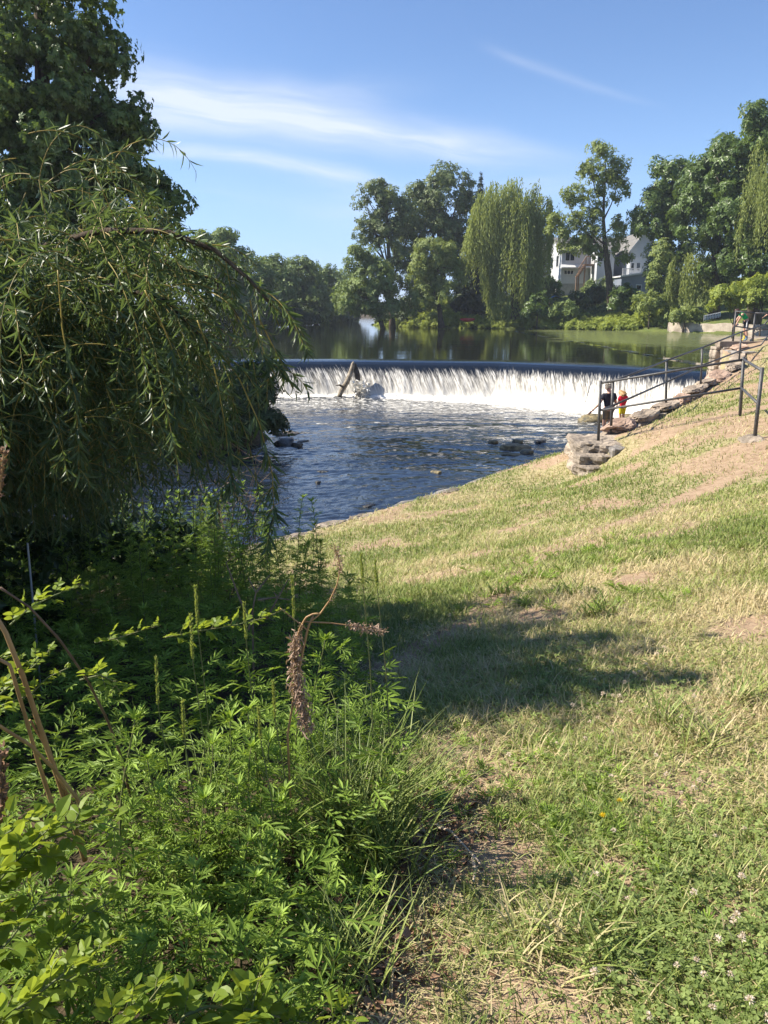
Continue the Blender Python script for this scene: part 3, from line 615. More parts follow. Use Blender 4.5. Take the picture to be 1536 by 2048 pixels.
    b = Bag(); b.tube([at_y(710, 728, yb + .32), at_y(714, 748, yb + .2), at_y(717, 765, yb + .1), at_y(715, 795, yb - .1)], [.07, .13, .12, .14], 10); b.build('broken_limb', M['bark'], lg, smooth=True)
    b = Bag(); b.tube([at_y(688, 775, yb - .2), at_y(679, 770, yb - .5), at_y(672, 771, yb - .7)], [.06, .04, .015], 7); b.build('branch_stub', M['bark'], lg, smooth=True)
    s = Bag(); rr = rng(4)
    for k in range(110):
        c = at_y(rr.uniform(709, 738), rr.uniform(762, 797), yb - rr.uniform(-.1, .6)); s.inst(T_DIA, [c] * 2, basis(rand_dirs(rr, 2), rand_dirs(rr, 2)), np.full(2, .20))
    tag(s.build('water_splash', M['foam'], None), 'white water breaking around the jammed log', kind='stuff')
build_stones()

# ------------------------------------------------------------------ hand rails
def build_rails():
    def rail(bag, pts, r): bag.tube(pts, r, 8)
    A1, A2, A3 = at_y(1197, 872, 17.5), at_y(1480, 830, 16.4), at_y(1509, 879, 13.45)
    tA1, tA2, tA3 = at_y(1201, 766, 17.5), at_y(1487, 719, 16.4), at_y(1524, 741, 13.45)
    mA1, mA2, mA3 = at_y(1199, 821, 17.5), at_y(1483, 776, 16.4), at_y(1515, 806, 13.45)
    fr = thing('hand_rail', 'black iron pipe railing nearest the viewer, enclosing the dirt slope', 'railing', (0, 0, 0))
    for p, q in ((A1, tA1), (A2, tA2), (A3, tA3)):
        b = Bag(); d = nrm(q - p); b.tube([p - d * .15, q + d * .05], .032, 10); o = b.build('post', M['iron'], fr, smooth=True)
    b = Bag(); rail(b, [tA1, tA2], .026); rail(b, [tA2, tA3], .026); b.build('top_rail', M['iron'], fr, smooth=True)
    b = Bag(); rail(b, [mA1, mA2], .025); rail(b, [mA2, mA3], .025); b.build('mid_rail', M['iron'], fr, smooth=True)
    br = thing('hand_rail', 'black pipe railing climbing the coping stones from the rock pile to the abutment', 'railing', (0, 0, 0))
    tops = [tA1 + (.03, .03, 0), at_y(1226, 763, 18.2), at_y(1333, 721, 21.8), at_y(1405, 695, 25.0), at_y(1483, 664, 28.8), at_y(1528, 650, 30.3), at_y(1545, 630, 31)]
    mids = [mA1 + (.03, .03, 0), at_y(1224, 812, 18.2), at_y(1333, 764, 21.8), at_y(1403, 731, 25.0), at_y(1480, 702, 28.8), at_y(1522, 690, 30.3), at_y(1545, 660, 31)]
    for p, q in zip(B_POST[1:], tops[1:5]):
        b = Bag(); d = nrm(q - p); b.tube([p - d * .15, q], .031, 10); b.build('post', M['iron'], br, smooth=True)
    for nm, P in (('top_rail', tops), ('mid_rail', mids)):
        b = Bag()
        for p, q in zip(P[:-1], P[1:]): rail(b, [p, q], .027)
        b.build(nm, M['iron'], br, smooth=True)
    pr = thing('platform_rail', 'black pipe railing round the abutment platform where the boy leans', 'railing', (0, 0, 0))
    P0, P1, P2 = (at_y(1466, 681, 31.6), at_y(1505, 690, 31.5), at_y(1560, 690, 31.5)); t0, t1, t2 = at_y(1472, 623, 31.6), at_y(1510, 626, 31.5), at_y(1562, 628, 31.5)
    for p, q in ((P0, t0), (P1, t1), (P2, t2)):
        b = Bag(); b.tube([p - (0, 0, .1), q], .036, 8); b.build('post', M['iron'], pr, smooth=True)
    b = Bag(); rail(b, [t0, t1], .03); rail(b, [t1, t2], .03); b.tube([t0, t0 + (1.6, 3.4, 0)], .03, 8); b.build('top_rail', M['iron'], pr, smooth=True)
    m0, m1, m2 = (P0 + t0) / 2, (P1 + t1) / 2, (P2 + t2) / 2
    b = Bag(); rail(b, [m0, m1], .028); rail(b, [m1, m2], .028); b.tube([m0, m0 + (1.6, 3.4, 0)], .028, 8); b.build('mid_rail', M['iron'], pr, smooth=True)
build_rails()

# ------------------------------------------------------------------ people
def skin(name, nodes, edges, m, parent, root=0, sub=2):
    me = bpy.data.meshes.new(name); me.from_pydata([n[0] for n in nodes], edges, []); o = bpy.data.objects.new(name, me); COL.objects.link(o)
    md = o.modifiers.new('skin', 'SKIN'); md.use_smooth_shade = True
    for i, v in enumerate(me.skin_vertices[0].data): r = nodes[i][1]; v.radius = r if isinstance(r, tuple) else (r, r); v.use_root = (i == root)
    s = o.modifiers.new('sub', 'SUBSURF'); s.levels = sub; s.render_levels = sub
    dg = bpy.context.evaluated_depsgraph_get(); nm = bpy.data.meshes.new_from_object(o.evaluated_get(dg)); nm.name = name
    bpy.data.objects.remove(o); o = bpy.data.objects.new(name, nm); COL.objects.link(o); nm.materials.clear(); nm.materials.append(m); nm.polygons.foreach_set('use_smooth', np.ones(len(nm.polygons), bool)); o.parent = parent; return o
def chain(start, n): return [(start + i, start + i + 1) for i in range(n - 1)]
SKIN = plain_mat('skin', (.42, .24, .17), (.55, .33, .24), 6, .55, .3)
def person(label, loc, H, rotz, pose, hair, hairlen, shirt, shorts, shoe, sleeves=True, shirt_long=0, extra=None, legm=None):
    """pose: dict of joint -> position in units of H, facing +Y (before rotz)"""
    t = thing('person', label, 'person', loc, rotz=rotz); J = {k: np.array(v, float) * H for k, v in pose.items()}; s = H
    N = []; E = []
    def add(p, r): N.append((tuple(p), r)); return len(N) - 1
    pel = add(J['pelvis'], (.085 * s, .062 * s)); wa = add(J['waist'], (.074 * s, .055 * s)); ch = add(J['chest'], (.092 * s, .064 * s)); sh = add(J['neckbase'], (.06 * s, .045 * s)); nk = add(J['neck'], .033 * s)
    hd0 = add(J['head'] - (J['head'] - J['neck']) * .35, (.042 * s, .046 * s)); hd = add(J['head'], (.05 * s, .058 * s)); ht = add(J['head'] + nrm(J['head'] - J['neck']) * .05 * s, (.036 * s, .042 * s))
    E += [(pel, wa), (wa, ch), (ch, sh), (sh, nk), (nk, hd0), (hd0, hd), (hd, ht)]
    face = np.array(pose.get('face', (0, 1, 0)), float); up = nrm(J['head'] - J['neck']); side = nrm(np.cross(face, up))
    for S in ('l', 'r'):
        a = [add(J['sh' + S], .036 * s), add(J['el' + S], .026 * s), add(J['wr' + S], .018 * s)]; E += [(ch, a[0]), (a[0], a[1]), (a[1], a[2])]
        d = nrm(J['wr' + S] - J['el' + S]); pd = nrm(np.cross(d, (0.2, .9, .3))); palm = add(J['wr' + S] + d * .035 * s, (.02 * s, .012 * s)); E.append((a[2], palm))
        for f, (o, L) in enumerate(((-.016, .045), (-.006, .052), (.005, .048), (.015, .038))):
            k = add(J['wr' + S] + d * .058 * s + pd * o * s, .0055 * s); k2 = add(J['wr' + S] + d * (.058 + L * .6) * s + pd * o * 1.15 * s + np.array((0, .006, -.006)) * s, .005 * s); k3 = add(J['wr' + S] + d * (.055 + L) * s + pd * o * 1.2 * s + np.array((0, .016, -.016)) * s, .0042 * s); E += [(palm, k), (k, k2), (k2, k3)]
        th = add(J['wr' + S] + d * .03 * s - pd * .026 * s, .006 * s); th2 = add(J['wr' + S] + d * .058 * s - pd * .038 * s, .005 * s); E += [(palm, th), (th, th2)]
        hp = add(J['hip' + S], .056 * s); kn = add(J['kn' + S], .037 * s); cf = add(J['kn' + S] * .7 + J['an' + S] * .3 + np.array((0, -.008, 0)) * s, .036 * s); an = add(J['an' + S], .022 * s); ft = add(J['an' + S] + np.array(pose.get('toe', (0, .075, -.028))) * s, (.024 * s, .016 * s)); E += [(pel, hp), (hp, kn), (kn, cf), (cf, an), (an, ft)]
    skin('body', N, E, SKIN, t)
    # face: nose, ears, eyes, mouth
    hc = J['head']; b = Bag(); b.tube([hc + face * .052 * s + up * .012 * s, hc + face * .066 * s - up * .008 * s, hc + face * .054 * s - up * .016 * s], [.006 * s, .011 * s, .006 * s], 7); b.build('nose', SKIN, t, smooth=True)
    for q in (-1, 1):
        b = Bag(); b.tube([hc + side * q * .050 * s + up * .014 * s, hc + side * q * .058 * s, hc + side * q * .05 * s - up * .016 * s], [.006 * s, .012 * s, .006 * s], 6); b.build('ear', SKIN, t, smooth=True)
        b = Bag(); b.tube([hc + face * .050 * s + side * q * .013 * s + up * .012 * s, hc + face * .050 * s + side * q * .028 * s + up * .012 * s], .005 * s, 6); b.build('eye', M['twig'], t, smooth=True)
    b = Bag(); b.tube([hc + face * .052 * s - side * .016 * s - up * .03 * s, hc + face * .052 * s + side * .016 * s - up * .03 * s], .004 * s, 6); b.build('mouth', M['rock'], t, smooth=True)
    # hair
    r_ = rng(int(H * 1000)); b = Bag(); n = 420; d = rand_dirs(r_, n * 3); d = d[(d @ up > -.15 - .5 * (hairlen > .02)) & ((d @ face) < .45 + .5 * (d @ up))][:n]
    P = hc + up * .016 * s + d * np.array(.062 * s); fall = nrm(d * .25 - up * (1 if hairlen > .02 else .25) + r_.normal(size=d.shape) * .12 - face * .15)
    b.inst(T_NARROW, P, basis(fall, d), np.stack([np.full(len(P), .12 * s), np.full(len(P), max(hairlen, .03) * s), np.full(len(P), .05)], 1), r_.uniform(0, 1, len(P))); rb = Bag(); rock_bag(rb, hc + up * .026 * s - face * .012 * s, (.058 * s, .062 * s, .054 * s), 3, sub=3, rough=.1, flat=1.2, facet=False)
    hb = Bag(); hb.v = b.v + rb.v; hb.l = b.l + [x + b.n for x in rb.l]; hb.c = b.c + rb.c; hb.t = b.t + rb.t; hb.mi = b.mi + rb.mi; hb.n = b.n + rb.n; hb.build('hair', hair, t, smooth=True)
    # shirt and shorts, a little outside the body
    N = []; E = []
    i0 = add(J['pelvis'] + (J['waist'] - J['pelvis']) * (.35 - shirt_long), (.095 * s, .075 * s)); i1 = add(J['waist'], (.090 * s, .07 * s)); i2 = add(J['chest'], (.108 * s, .08 * s)); i3 = add(J['neckbase'], (.062 * s, .05 * s)); E += [(i0, i1), (i1, i2), (i2, i3)]
    for S in ('l', 'r'):
        a = add(J['sh' + S], .048 * s); k = .55 if sleeves else .2; e = add(J['sh' + S] * (1 - k) + J['el' + S] * k, .042 * s); E += [(i2, a), (a, e)]
    skin('shirt', N, E, shirt, t)
    N = []; E = []; i0 = add(J['pelvis'] + np.array((0, 0, .03)) * s, (.097 * s, .074 * s))
    for S in ('l', 'r'): h = add(J['hip' + S], .066 * s); k = add(J['hip' + S] * .12 + J['kn' + S] * .88, .055 * s); E += [(i0, h), (h, k)]
    skin('shorts', N, E, shorts, t)
    if legm is not None:
        N = []; E = []
        for S in ('l', 'r'):
            a = add(J['kn' + S] * .45 + J['an' + S] * .55, .04 * s); k = add(J['an' + S], .032 * s); f = add(J['an' + S] + np.array(pose.get('toe', (0, .08, -.028))) * s, (.03 * s, .02 * s)); E = [(a, k), (k, f)] if S == 'l' else E
            if S == 'l': skin('boot', N, E, legm, t, sub=1); N.clear()
            else: skin('boot', N, [(0, 1), (1, 2)], shoe, t, sub=1)
    if extra: extra(t, J, s)
    return t
STAND = dict(pelvis=(0, 0, .53), waist=(0, .005, .61), chest=(0, 0, .74), neckbase=(0, -.005, .82), neck=(0, .005, .86), head=(0, .02, .925), shl=(-.115, 0, .79), shr=(.115, 0, .79), ell=(-.15, .0, .62), elr=(.15, 0, .62), wrl=(-.16, .05, .47), wrr=(.16, .05, .47),
             hipl=(-.05, 0, .5), hipr=(.05, 0, .5), knl=(-.055, .012, .28), knr=(.055, .012, .28), anl=(-.06, -.01, .04), anr=(.06, -.01, .04))
def build_people():
    navy = plain_mat('dark_shirt', (.018, .02, .032), (.035, .036, .05), 6, .85, .1); khaki = plain_mat('khaki', (.17, .13, .09), (.24, .19, .13), 5, .85, .1)
    grey = leaf_mat('grey_hair', (.25, .2, .16), (.5, .44, .38), .1); blond = leaf_mat('blond_hair', (.34, .19, .07), (.62, .40, .17), .15); brown = leaf_mat('brown_hair', (.03, .016, .012), (.09, .045, .035), .1)
    red = plain_mat('red_shirt', (.55, .012, .03), (.68, .022, .05), 5, .8, .1); yellow = plain_mat('yellow_shorts', (.70, .56, .02), (.80, .66, .04), 5, .8, .1); green = plain_mat('green_shirt', (.015, .30, .10), (.03, .42, .15), 5, .8, .1); blue = plain_mat('blue_boot', (.12, .2, .3), (.22, .32, .42), 5, .7, .2); ylw = plain_mat('yellow_boot', (.55, .4, .04), (.65, .5, .06), 5, .7, .2)
    p = dict(STAND); p.update(ell=(-.185, .0, .635), wrl=(-.30, .05, .50), elr=(.16, .02, .62), wrr=(.13, .1, .52), head=(-.012, .03, .92), face=(-.6, .8, -.1))
    f = at_y(1213, 868, 27.6)
    def watch(t, J, s): b = Bag(); q = J['wrl']; d = nrm(J['wrl'] - J['ell']); b.tube([q - d * .02 * s, q], .023 * s, 9); b.build('wristwatch', M['iron'], t)
    o = person('man in a dark shirt and khaki shorts wading below the waterfall, arm held out', (f[0], f[1], ZR - .12), 1.80, R(12), p, grey, .02, navy, khaki, None, extra=watch)
    p = dict(STAND); p.update(head=(-.03, .075, .905), neck=(-.01, .03, .855), face=(-.5, .75, -.4), ell=(-.13, .06, .63), wrl=(-.07, .15, .55), elr=(.14, .05, .63), wrr=(.07, .15, .56))
    f = at_y(1243, 842, 27.0); person('child with long blond hair in red shirt and yellow shorts, looking down', (f[0], f[1], f[2] - .16), 1.22, R(22), p, blond, .15, red, yellow, None, shirt_long=.9)
    rock('river_rock', 'submerged flat rock on which the child in red stands', (f[0], f[1], f[2] - .28), (.5, .4, .18), 77, 'rockmoss', group='rocks in the river', sub=3)
    # boy leaning over the platform rail
    f = at_y(1490, 676, 32.0); zz = at_y(1443, 683, 31.3)[2]
    p = dict(pelvis=(0, 0, .53), waist=(0, .035, .61), chest=(0, .10, .70), neckbase=(0, .165, .755), neck=(0, .20, .775), head=(0, .265, .79), shl=(-.11, .135, .72), shr=(.11, .135, .72), ell=(-.11, .21, .57), elr=(.10, .24, .585), wrl=(-.10, .27, .43), wrr=(.05, .30, .45),
             hipl=(-.05, 0, .5), hipr=(.05, 0, .5), knl=(-.055, .0, .28), knr=(.06, .03, .28), anl=(-.06, -.04, .04), anr=(.07, .0, .04), face=(0, .7, -.7))
    white = plain_mat('white_trim', (.7, .7, .7), (.8, .8, .8))
    def stripe(t, J, s):
        for S in ('l', 'r'):
            a, k = J['hip' + S], J['kn' + S]; sx = -1 if S == 'l' else 1; b = Bag(); b.tube([a + np.array((sx * .052, 0, .03)) * s, a * .5 + k * .5 + np.array((sx * .046, 0, 0)) * s, a * .15 + k * .85 + np.array((sx * .042, 0, 0)) * s], .018 * s, 6); b.build('side_stripe', white, t)
    person('boy in a green shirt leaning over the platform railing', (f[0], f[1], zz), 1.42, R(72), p, brown, .03, green, navy, ylw, extra=stripe, legm=blue)
    f = at_y(1553, 676, 33.0); p = dict(STAND); p.update(shl=(-.1, .02, .79), ell=(-.05, .17, .70), wrl=(-.03, .30, .60), shr=(.1, 0, .79))
    person('person at the platform rail with a bare arm reaching along it', (f[0], f[1], zz), 1.62, R(80), p, brown, .05, green, navy, None)
build_people()
#==PART3==
# ------------------------------------------------------------------ trees
def E(u, v, hw, hh, y, dy=0.0, depth=.8):
    c = at_y(u, v, y); rx = hw / FPX * y; return (c + (0, dy, 0), np.array([rx, rx * depth, hh / FPX * y]))
def crown(bag, ells, cr, size, T, seed, dens=1.0, inner=.35, up=.3, out=.8, droop=.2, squash=.8, tint_amp=.5):
    r = rng(seed); vol = np.array([e[1][0] * e[1][2] for e in ells])
    for (c, rad), A in zip(ells, vol):
        A = math.pi * A; ncl = max(6, int(A / (cr * cr) * 1.15)); d = rand_dirs(r, ncl); d[:, 2] = np.where(d[:, 2] < -.55, -d[:, 2], d[:, 2])
        k = inner + (1 - inner) * r.uniform(0, 1, (ncl, 1)) ** .45; cen = c + d * rad * k; crs = cr * r.uniform(.6, 1.25, ncl)
        per = int(dens * 9.0 * (cr / size) ** 2 / 1.15) + 3
        n = ncl * per; ci = np.repeat(np.arange(ncl), per); dd = rand_dirs(r, n); rr = r.uniform(.25, 1, (n, 1)) ** .6
        P = cen[ci] + dd * rr * crs[ci][:, None] * (1, 1, squash)
        nv = nrm(dd * out + d[ci] * .4 + (0, 0, up) + r.normal(size=(n, 3)) * .45); ax = nrm(np.cross(nv, r.normal(size=(n, 3))) + (0, 0, -droop))
        t = .5 + tint_amp * (r.uniform(-.5, .5, ncl)[ci] + r.uniform(-.25, .25, n))
        bag.inst(T, P, basis(ax, nv), size * r.uniform(.65, 1.3, n), np.clip(t, 0, 1))
    return
def trunk_bag(base, top, r0, ells, seed, limbs=9, lean=0.0):
    b = Bag(); r = rng(seed); base = np.array(base, float); top = np.array(top, float); n = 9; ts = np.linspace(0, 1, n)
    mid = base + (top - base) * ts[:, None] + np.stack([np.sin(ts * 3 + seed) * r0 * 1.1 * ts, np.cos(ts * 2.3 + seed) * r0 * ts, 0 * ts], 1)
    rad = r0 * (1 - .8 * ts); rad[0] *= 1.35; b.tube(mid, rad, 9)
    for k in range(limbs):
        c, rr = ells[k % len(ells)]; e = c + rand_dirs(r, 1)[0] * rr * .65; q = r.uniform(.3, .9); i = q * (n - 1); s = mid[int(i)] * (1 - i % 1) + mid[min(int(i) + 1, n - 1)] * (i % 1)
        m1 = s * .55 + e * .45 + (0, 0, -.06 * np.linalg.norm(e - s)); L = np.linspace(0, 1, 7)[:, None]; pts = s * (1 - L) ** 2 + 2 * m1 * L * (1 - L) + e * L ** 2; b.tube(pts, np.linspace(r0 * (1 - .75 * q) * .6, r0 * .07, 7), 6)
    return b
def tree(name, label, ells, base, r0, leafm, seed, cr, size, T=T_SPRAY, group=None, limbs=9, cat='tree', topk=.8, **kw):
    base = np.array(base, float); t = thing(name, label, cat, tuple(base), group)
    hi = max(e[0][2] + e[1][2] * .5 for e in ells); cx = np.mean([e[0][0] for e in ells]); cy = np.mean([e[0][1] for e in ells])
    o = trunk_bag(base, (base[0] * (1 - topk) + cx * topk, base[1] * (1 - topk) + cy * topk, hi), r0, ells, seed, limbs).build('trunk', M['bark'], None, smooth=True, loc=base); o.parent = t; o.location = (0, 0, 0)
    b = Bag(); crown(b, ells, cr, size, T, seed, **kw); o = b.build('crown', M[leafm], None, loc=base); o.parent = t; o.location = (0, 0, 0); return t
def willow_tree(name, label, domes, base, r0, leafm, seed, nstr, vbot, group=None, size=.5, step=.26):
    """domes: ellipsoids whose upper half carries the hanging strands; vbot: lowest height of a strand end"""
    base = np.array(base, float); t = thing(name, label, 'tree', tuple(base), group); r = rng(seed)
    hi = max(e[0][2] + e[1][2] * .55 for e in domes); cx = np.mean([e[0][0] for e in domes])
    o = trunk_bag(base, (cx, domes[0][0][1], hi), r0, domes, seed, 12).build('trunk', M['bark'], None, smooth=True, loc=base); o.parent = t; o.location = (0, 0, 0)
    b = Bag(); w = np.array([e[1][0] * e[1][2] for e in domes]); w /= w.sum()
    for (c, rad), wk in zip(domes, w):
        ncl = max(8, int(nstr * wk / 12)); cd_ = rand_dirs(r, ncl); cd_[:, 2] = np.abs(cd_[:, 2]) - .12; cq = r.uniform(.6, 1.06, ncl); cl_ = r.uniform(.45, 1.1, ncl); ct = r.uniform(-.25, .25, ncl)
        for k in range(int(nstr * wk)):
            j = r.integers(ncl); d = nrm(cd_[j] + r.normal(size=3) * .13); q = cq[j] * r.uniform(.85, 1.04); s = c + d * rad * q
            L = r.uniform(.45, 1.0) * min(cl_[j], 1) * (s[2] - vbot(s[0])); n = max(4, int(L / step)); tt = np.linspace(0, 1, n)[:, None]; o_ = np.array([d[0], d[1], 0]) * rad[0] * .16
            P = s + o_ * (1 - (1 - tt) ** 2) + np.array([0, 0, -L]) * tt ** 1.15 + r.normal(size=(n, 3)) * .10
            ax = nrm(np.array([0, 0, -1]) + r.normal(size=(n, 3)) * .38); nv = nrm(np.array([d[0], d[1], .3]) + r.normal(size=(n, 3)) * .5)
            tn_ = np.clip(.48 + ct[j] + .3 * r.uniform(-1, 1) + r.uniform(-.2, .2, n), 0, 1); b.inst(T_DIA, P, basis(ax, nv), np.stack([np.full(n, size * .42), np.full(n, size) * r.uniform(.8, 1.4, n), np.full(n, size)], 1), tn_)
    o = b.build('crown', M[leafm], None, loc=base); o.parent = t; o.location = (0, 0, 0); return t
def spruce(name, label, u, v0, v1, hw, y, seed):
    top = at_y(u, v0, y); z0 = at_y(u, v1, y)[2]; base = np.array([top[0], top[1], z0]); t = thing(name, label, 'tree', tuple(base)); r = rng(seed); H = top[2] - z0; Rm = hw / FPX * y
    b = Bag(); b.tube([base, base + (0, 0, H * .97)], [Rm * .1, .03], 8); o = b.build('trunk', M['bark'], None, loc=base); o.parent = t; o.location = (0, 0, 0)
    n = 6500; q = r.uniform(0, 1, n) ** .62; lay = np.maximum((q * 22 + r.uniform(-.6, .6, n)).round() / 22 + r.normal(size=n) * .008, .0); a = r.uniform(0, 6.283, n); rr = Rm * (lay * .95 + .05) * r.uniform(.15, 1.05, n) * (.75 + .25 * np.sin(a * 5 + lay * 40))
    P = base + np.stack([rr * np.cos(a), rr * np.sin(a), H * (1 - lay) - rr * .35 + r.normal(size=n) * .12], 1); ax = nrm(np.stack([np.cos(a), np.sin(a), -.45 + 0 * a], 1) + r.normal(size=(n, 3)) * .3)
    b = Bag(); b.inst(T_SPRAY, P, basis(ax, nrm(np.array([0, 0, 1]) + r.normal(size=(n, 3)) * .4)), (.22 + .45 * lay) * r.uniform(.7, 1.2, n), r.uniform(0, 1, n)); o = b.build('crown', M['l_needle'], None, loc=base); o.parent = t; o.location = (0, 0, 0)
def on_far(u, y):
    x = (u - 768) / FPX * y * 1.0; d = ray(u, 620); x = d[0] / d[1] * y; return np.array([x, y, gz(x, y)])

def build_far_trees():
    # ---- row of round trees along the far left shore
    L = [(438, 500, 46, 50, 98, 'tallest dark round tree at the left end of the far shore, behind the willow', 'l_far'), (505, 556, 44, 46, 108, 'round green tree on the far shore, next right from the tallest one', 'l_far'),
         (468, 580, 50, 50, 100, 'low dark tree filling the shore below the two leftmost far trees', 'l_oak'), (547, 560, 42, 44, 118, 'pale topped round tree third along the far left shore', 'l_far'), (598, 562, 44, 46, 126, 'broad round tree in the middle of the far left shore', 'l_far'),
         (650, 574, 40, 42, 136, 'round tree nearest the river bend on the far left shore', 'l_far'), (632, 600, 34, 32, 128, 'low bushy tree in front of the river bend', 'l_far'), (690, 586, 38, 44, 175, 'distant tree closing the view at the river bend', 'l_far')]
    for k, (u, v, hw, hh, y, lab, m_) in enumerate(L):
        b = on_far(u, y); b[2] = max(b[2], ZP); hw *= 1.1; hh *= 1.08; el = [E(u, v, hw * .8, hh * .85, y), E(u - hw * .4, v + hh * .55, hw * .7, hh * .6, y), E(u + hw * .4, v + hh * .5, hw * .7, hh * .65, y), E(u, v + hh * 1.0, hw * .85, hh * .6, y)]
        tree('shore_tree', lab, el, b, .3, m_, 100 + k, 1.25, .55, group='trees along the far left shore', limbs=6, dens=.9)
    rs = rng(77); bag = Bag()
    for u in np.arange(415, 705, 9.0):
        y = np.interp(u, [415, 520, 620, 705], [95, 106, 122, 160]); crown(bag, [E(u, rs.uniform(634, 642), 14, 12, y), E(u + 4, rs.uniform(618, 630), 12, 12, y + 3), E(u + 2, float(np.interp(u, [415, 520, 620, 705], [647, 644, 640, 634])), 12, 9, y)], .8, .5, T_SPRAY, int(u), dens=.8)
    for u in np.arange(755, 990, 10.0): crown(bag, [E(u, rs.uniform(606, 630), 14, 16, rs.uniform(112, 120))], .9, .5, T_SPRAY, int(u) + 9, dens=.8)
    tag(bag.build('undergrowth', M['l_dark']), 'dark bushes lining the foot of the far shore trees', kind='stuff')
    # ---- big oaks right of the bend
    y = 112; el = [E(890, 392, 58, 52, y), E(842, 420, 48, 50, y), E(925, 430, 32, 52, y), E(860, 480, 62, 50, y), E(915, 510, 40, 60, y), E(870, 560, 60, 50, y), E(826, 500, 34, 50, y)]
    tree('oak_tree', 'tallest broad dark oak rising behind the bank left of the yellow willow', el, on_far(885, 113), .55, 'l_oak', 121, 1.25, .52, limbs=16, dens=.72)
    y = 108; el = [E(752, 400, 33, 36, y), E(785, 420, 36, 48, y), E(742, 465, 28, 34, y), E(775, 490, 48, 50, y), E(795, 560, 42, 50, y), E(812, 440, 24, 46, y)]
    tree('oak_tree', 'slimmer dark oak with airy gaps standing left of the broad oak', el, on_far(785, 109), .45, 'l_oak', 122, 1.15, .5, limbs=14, dens=.62)
    y = 101; el = [E(718, 522, 30, 32, y), E(745, 560, 42, 42, y), E(720, 590, 36, 36, y), E(765, 600, 44, 40, y), E(700, 612, 24, 26, y), E(748, 625, 40, 16, y), E(690, 600, 22, 30, 106)]
    tree('waterside_tree', 'leaning mid green tree whose branches hang over the water at the bend', el, on_far(770, 103), .35, 'l_far', 123, 1.0, .46, limbs=12, dens=.8, droop=.5)
    y = 101; el = [E(868, 512, 44, 38, y), E(848, 560, 36, 40, y), E(895, 555, 34, 44, y), E(870, 600, 50, 30, y), E(840, 610, 26, 34, y)]
    tree('maple_tree', 'small light green round tree with a dark forked trunk at the waterline', el, at_z(883, 656, ZP + .1), .36, 'l_light', 124, .95, .42, limbs=14, dens=.75, droop=.45)
    spruce('spruce_tree', 'dark pointed spruce whose tip shows between oak and yellow willow', 962, 345, 600, 42, 122, 5)
    spruce('spruce_tree', 'dense dark spruce in the shade behind the hanging willow curtain', 945, 470, 606, 42, 116, 6)
    spruce('spruce_tree', 'dark spruce peeking between the houses and the big right hand maples', 1272, 412, 590, 26, 126, 7)
    # ---- yellow green weeping willow
    y = 103; dm = [E(1000, 436, 56, 76, y), E(1030, 450, 60, 84, y), E(1080, 440, 36, 72, y), E(960, 490, 36, 72, y), E(1025, 540, 46, 80, y), E(985, 560, 26, 60, y), E(1055, 520, 34, 70, y), E(972, 430, 28, 44, y)]
    def vb(x): u = 768 + x / 103 * FPX; return at_y(u, float(np.interp(u, [930, 960, 975, 1000, 1050, 1070, 1085, 1120], [560, 590, 645, 648, 645, 640, 560, 520])), 103)[2]
    willow_tree('weeping_willow', 'large yellow green weeping willow trailing its curtain to the far bank', dm, on_far(1035, 104), .6, 'l_willowfar', 131, 2000, vb, size=.44, step=.26)
    y = 92; dm = [E(1385, 560, 48, 72, y), E(1410, 550, 26, 60, y), E(1350, 545, 20, 50, y)]
    def vb2(x): return at_y(1385, 625, 92)[2]
    willow_tree('weeping_willow', 'small yellowish willow draped like a vine in front of the big maples', dm, on_far(1390, 94), .3, 'l_willowfar', 132, 620, vb2, size=.4, step=.24)
    y = 80; dm = [E(1525, 400, 42, 120, y), E(1560, 330, 50, 70, y)]
    def vb3(x): return at_y(1525, 520, 80)[2]
    willow_tree('weeping_willow', 'thin willow branches hanging into view at the upper right edge', dm, on_far(1590, 82), .4, 'l_willowfar', 133, 300, vb3, size=.36, step=.26)
    # ---- slim open tree in front of the houses
    y = 98; b0 = at_y(1222, 618, y); t = thing('slim_tree', 'tall slim tree with sparse leaf tufts standing before the white houses', 'tree', tuple(b0)); bg = Bag()
    def px(l, yy=98): return [at_y(u, v, yy) for u, v in l]
    bg.tube(px([(1223, 622), (1220, 580), (1217, 545), (1213, 515), (1209, 480), (1207, 440), (1208, 390), (1212, 340), (1208, 300)]), [.5, .42, .4, .36, .26, .18, .12, .07, .03], 9)
    for P_, r_ in (([(1213, 520), (1195, 490), (1170, 462), (1150, 440), (1135, 400)], .2), ([(1210, 490), (1185, 470), (1160, 470)], .13), ([(1207, 440), (1222, 410), (1236, 370)], .11), ([(1207, 420), (1190, 380), (1180, 330)], .1), ([(1208, 470), (1228, 450), (1240, 440)], .08)): bg.tube(px(P_), np.linspace(r_, .02, len(P_)), 7)
    o = bg.build('trunk', M['bark'], None, smooth=True, loc=b0); o.parent = t; o.location = (0, 0, 0)
    el = [E(1200, 308, 26, 24, y), E(1186, 345, 28, 26, y), E(1232, 340, 24, 26, y), E(1238, 385, 18, 30, y), E(1215, 370, 22, 30, y), E(1150, 400, 28, 26, y), E(1170, 440, 34, 24, y), E(1140, 455, 24, 26, y), E(1188, 470, 26, 20, y), E(1160, 490, 34, 18, y), E(1240, 455, 16, 24, y), E(1125, 480, 18, 24, y), E(1195, 400, 14, 24, y), E(1145, 500, 26, 16, y), E(1185, 505, 20, 20, y), E(1110, 450, 18, 26, y), E(1232, 490, 18, 24, y), E(1250, 520, 14, 16, y)]
    bg = Bag(); crown(bg, el, .8, .42, T_SPRAY, 135, dens=.5, inner=.2); o = bg.build('crown', M['l_light'], None, loc=b0); o.parent = t; o.location = (0, 0, 0)
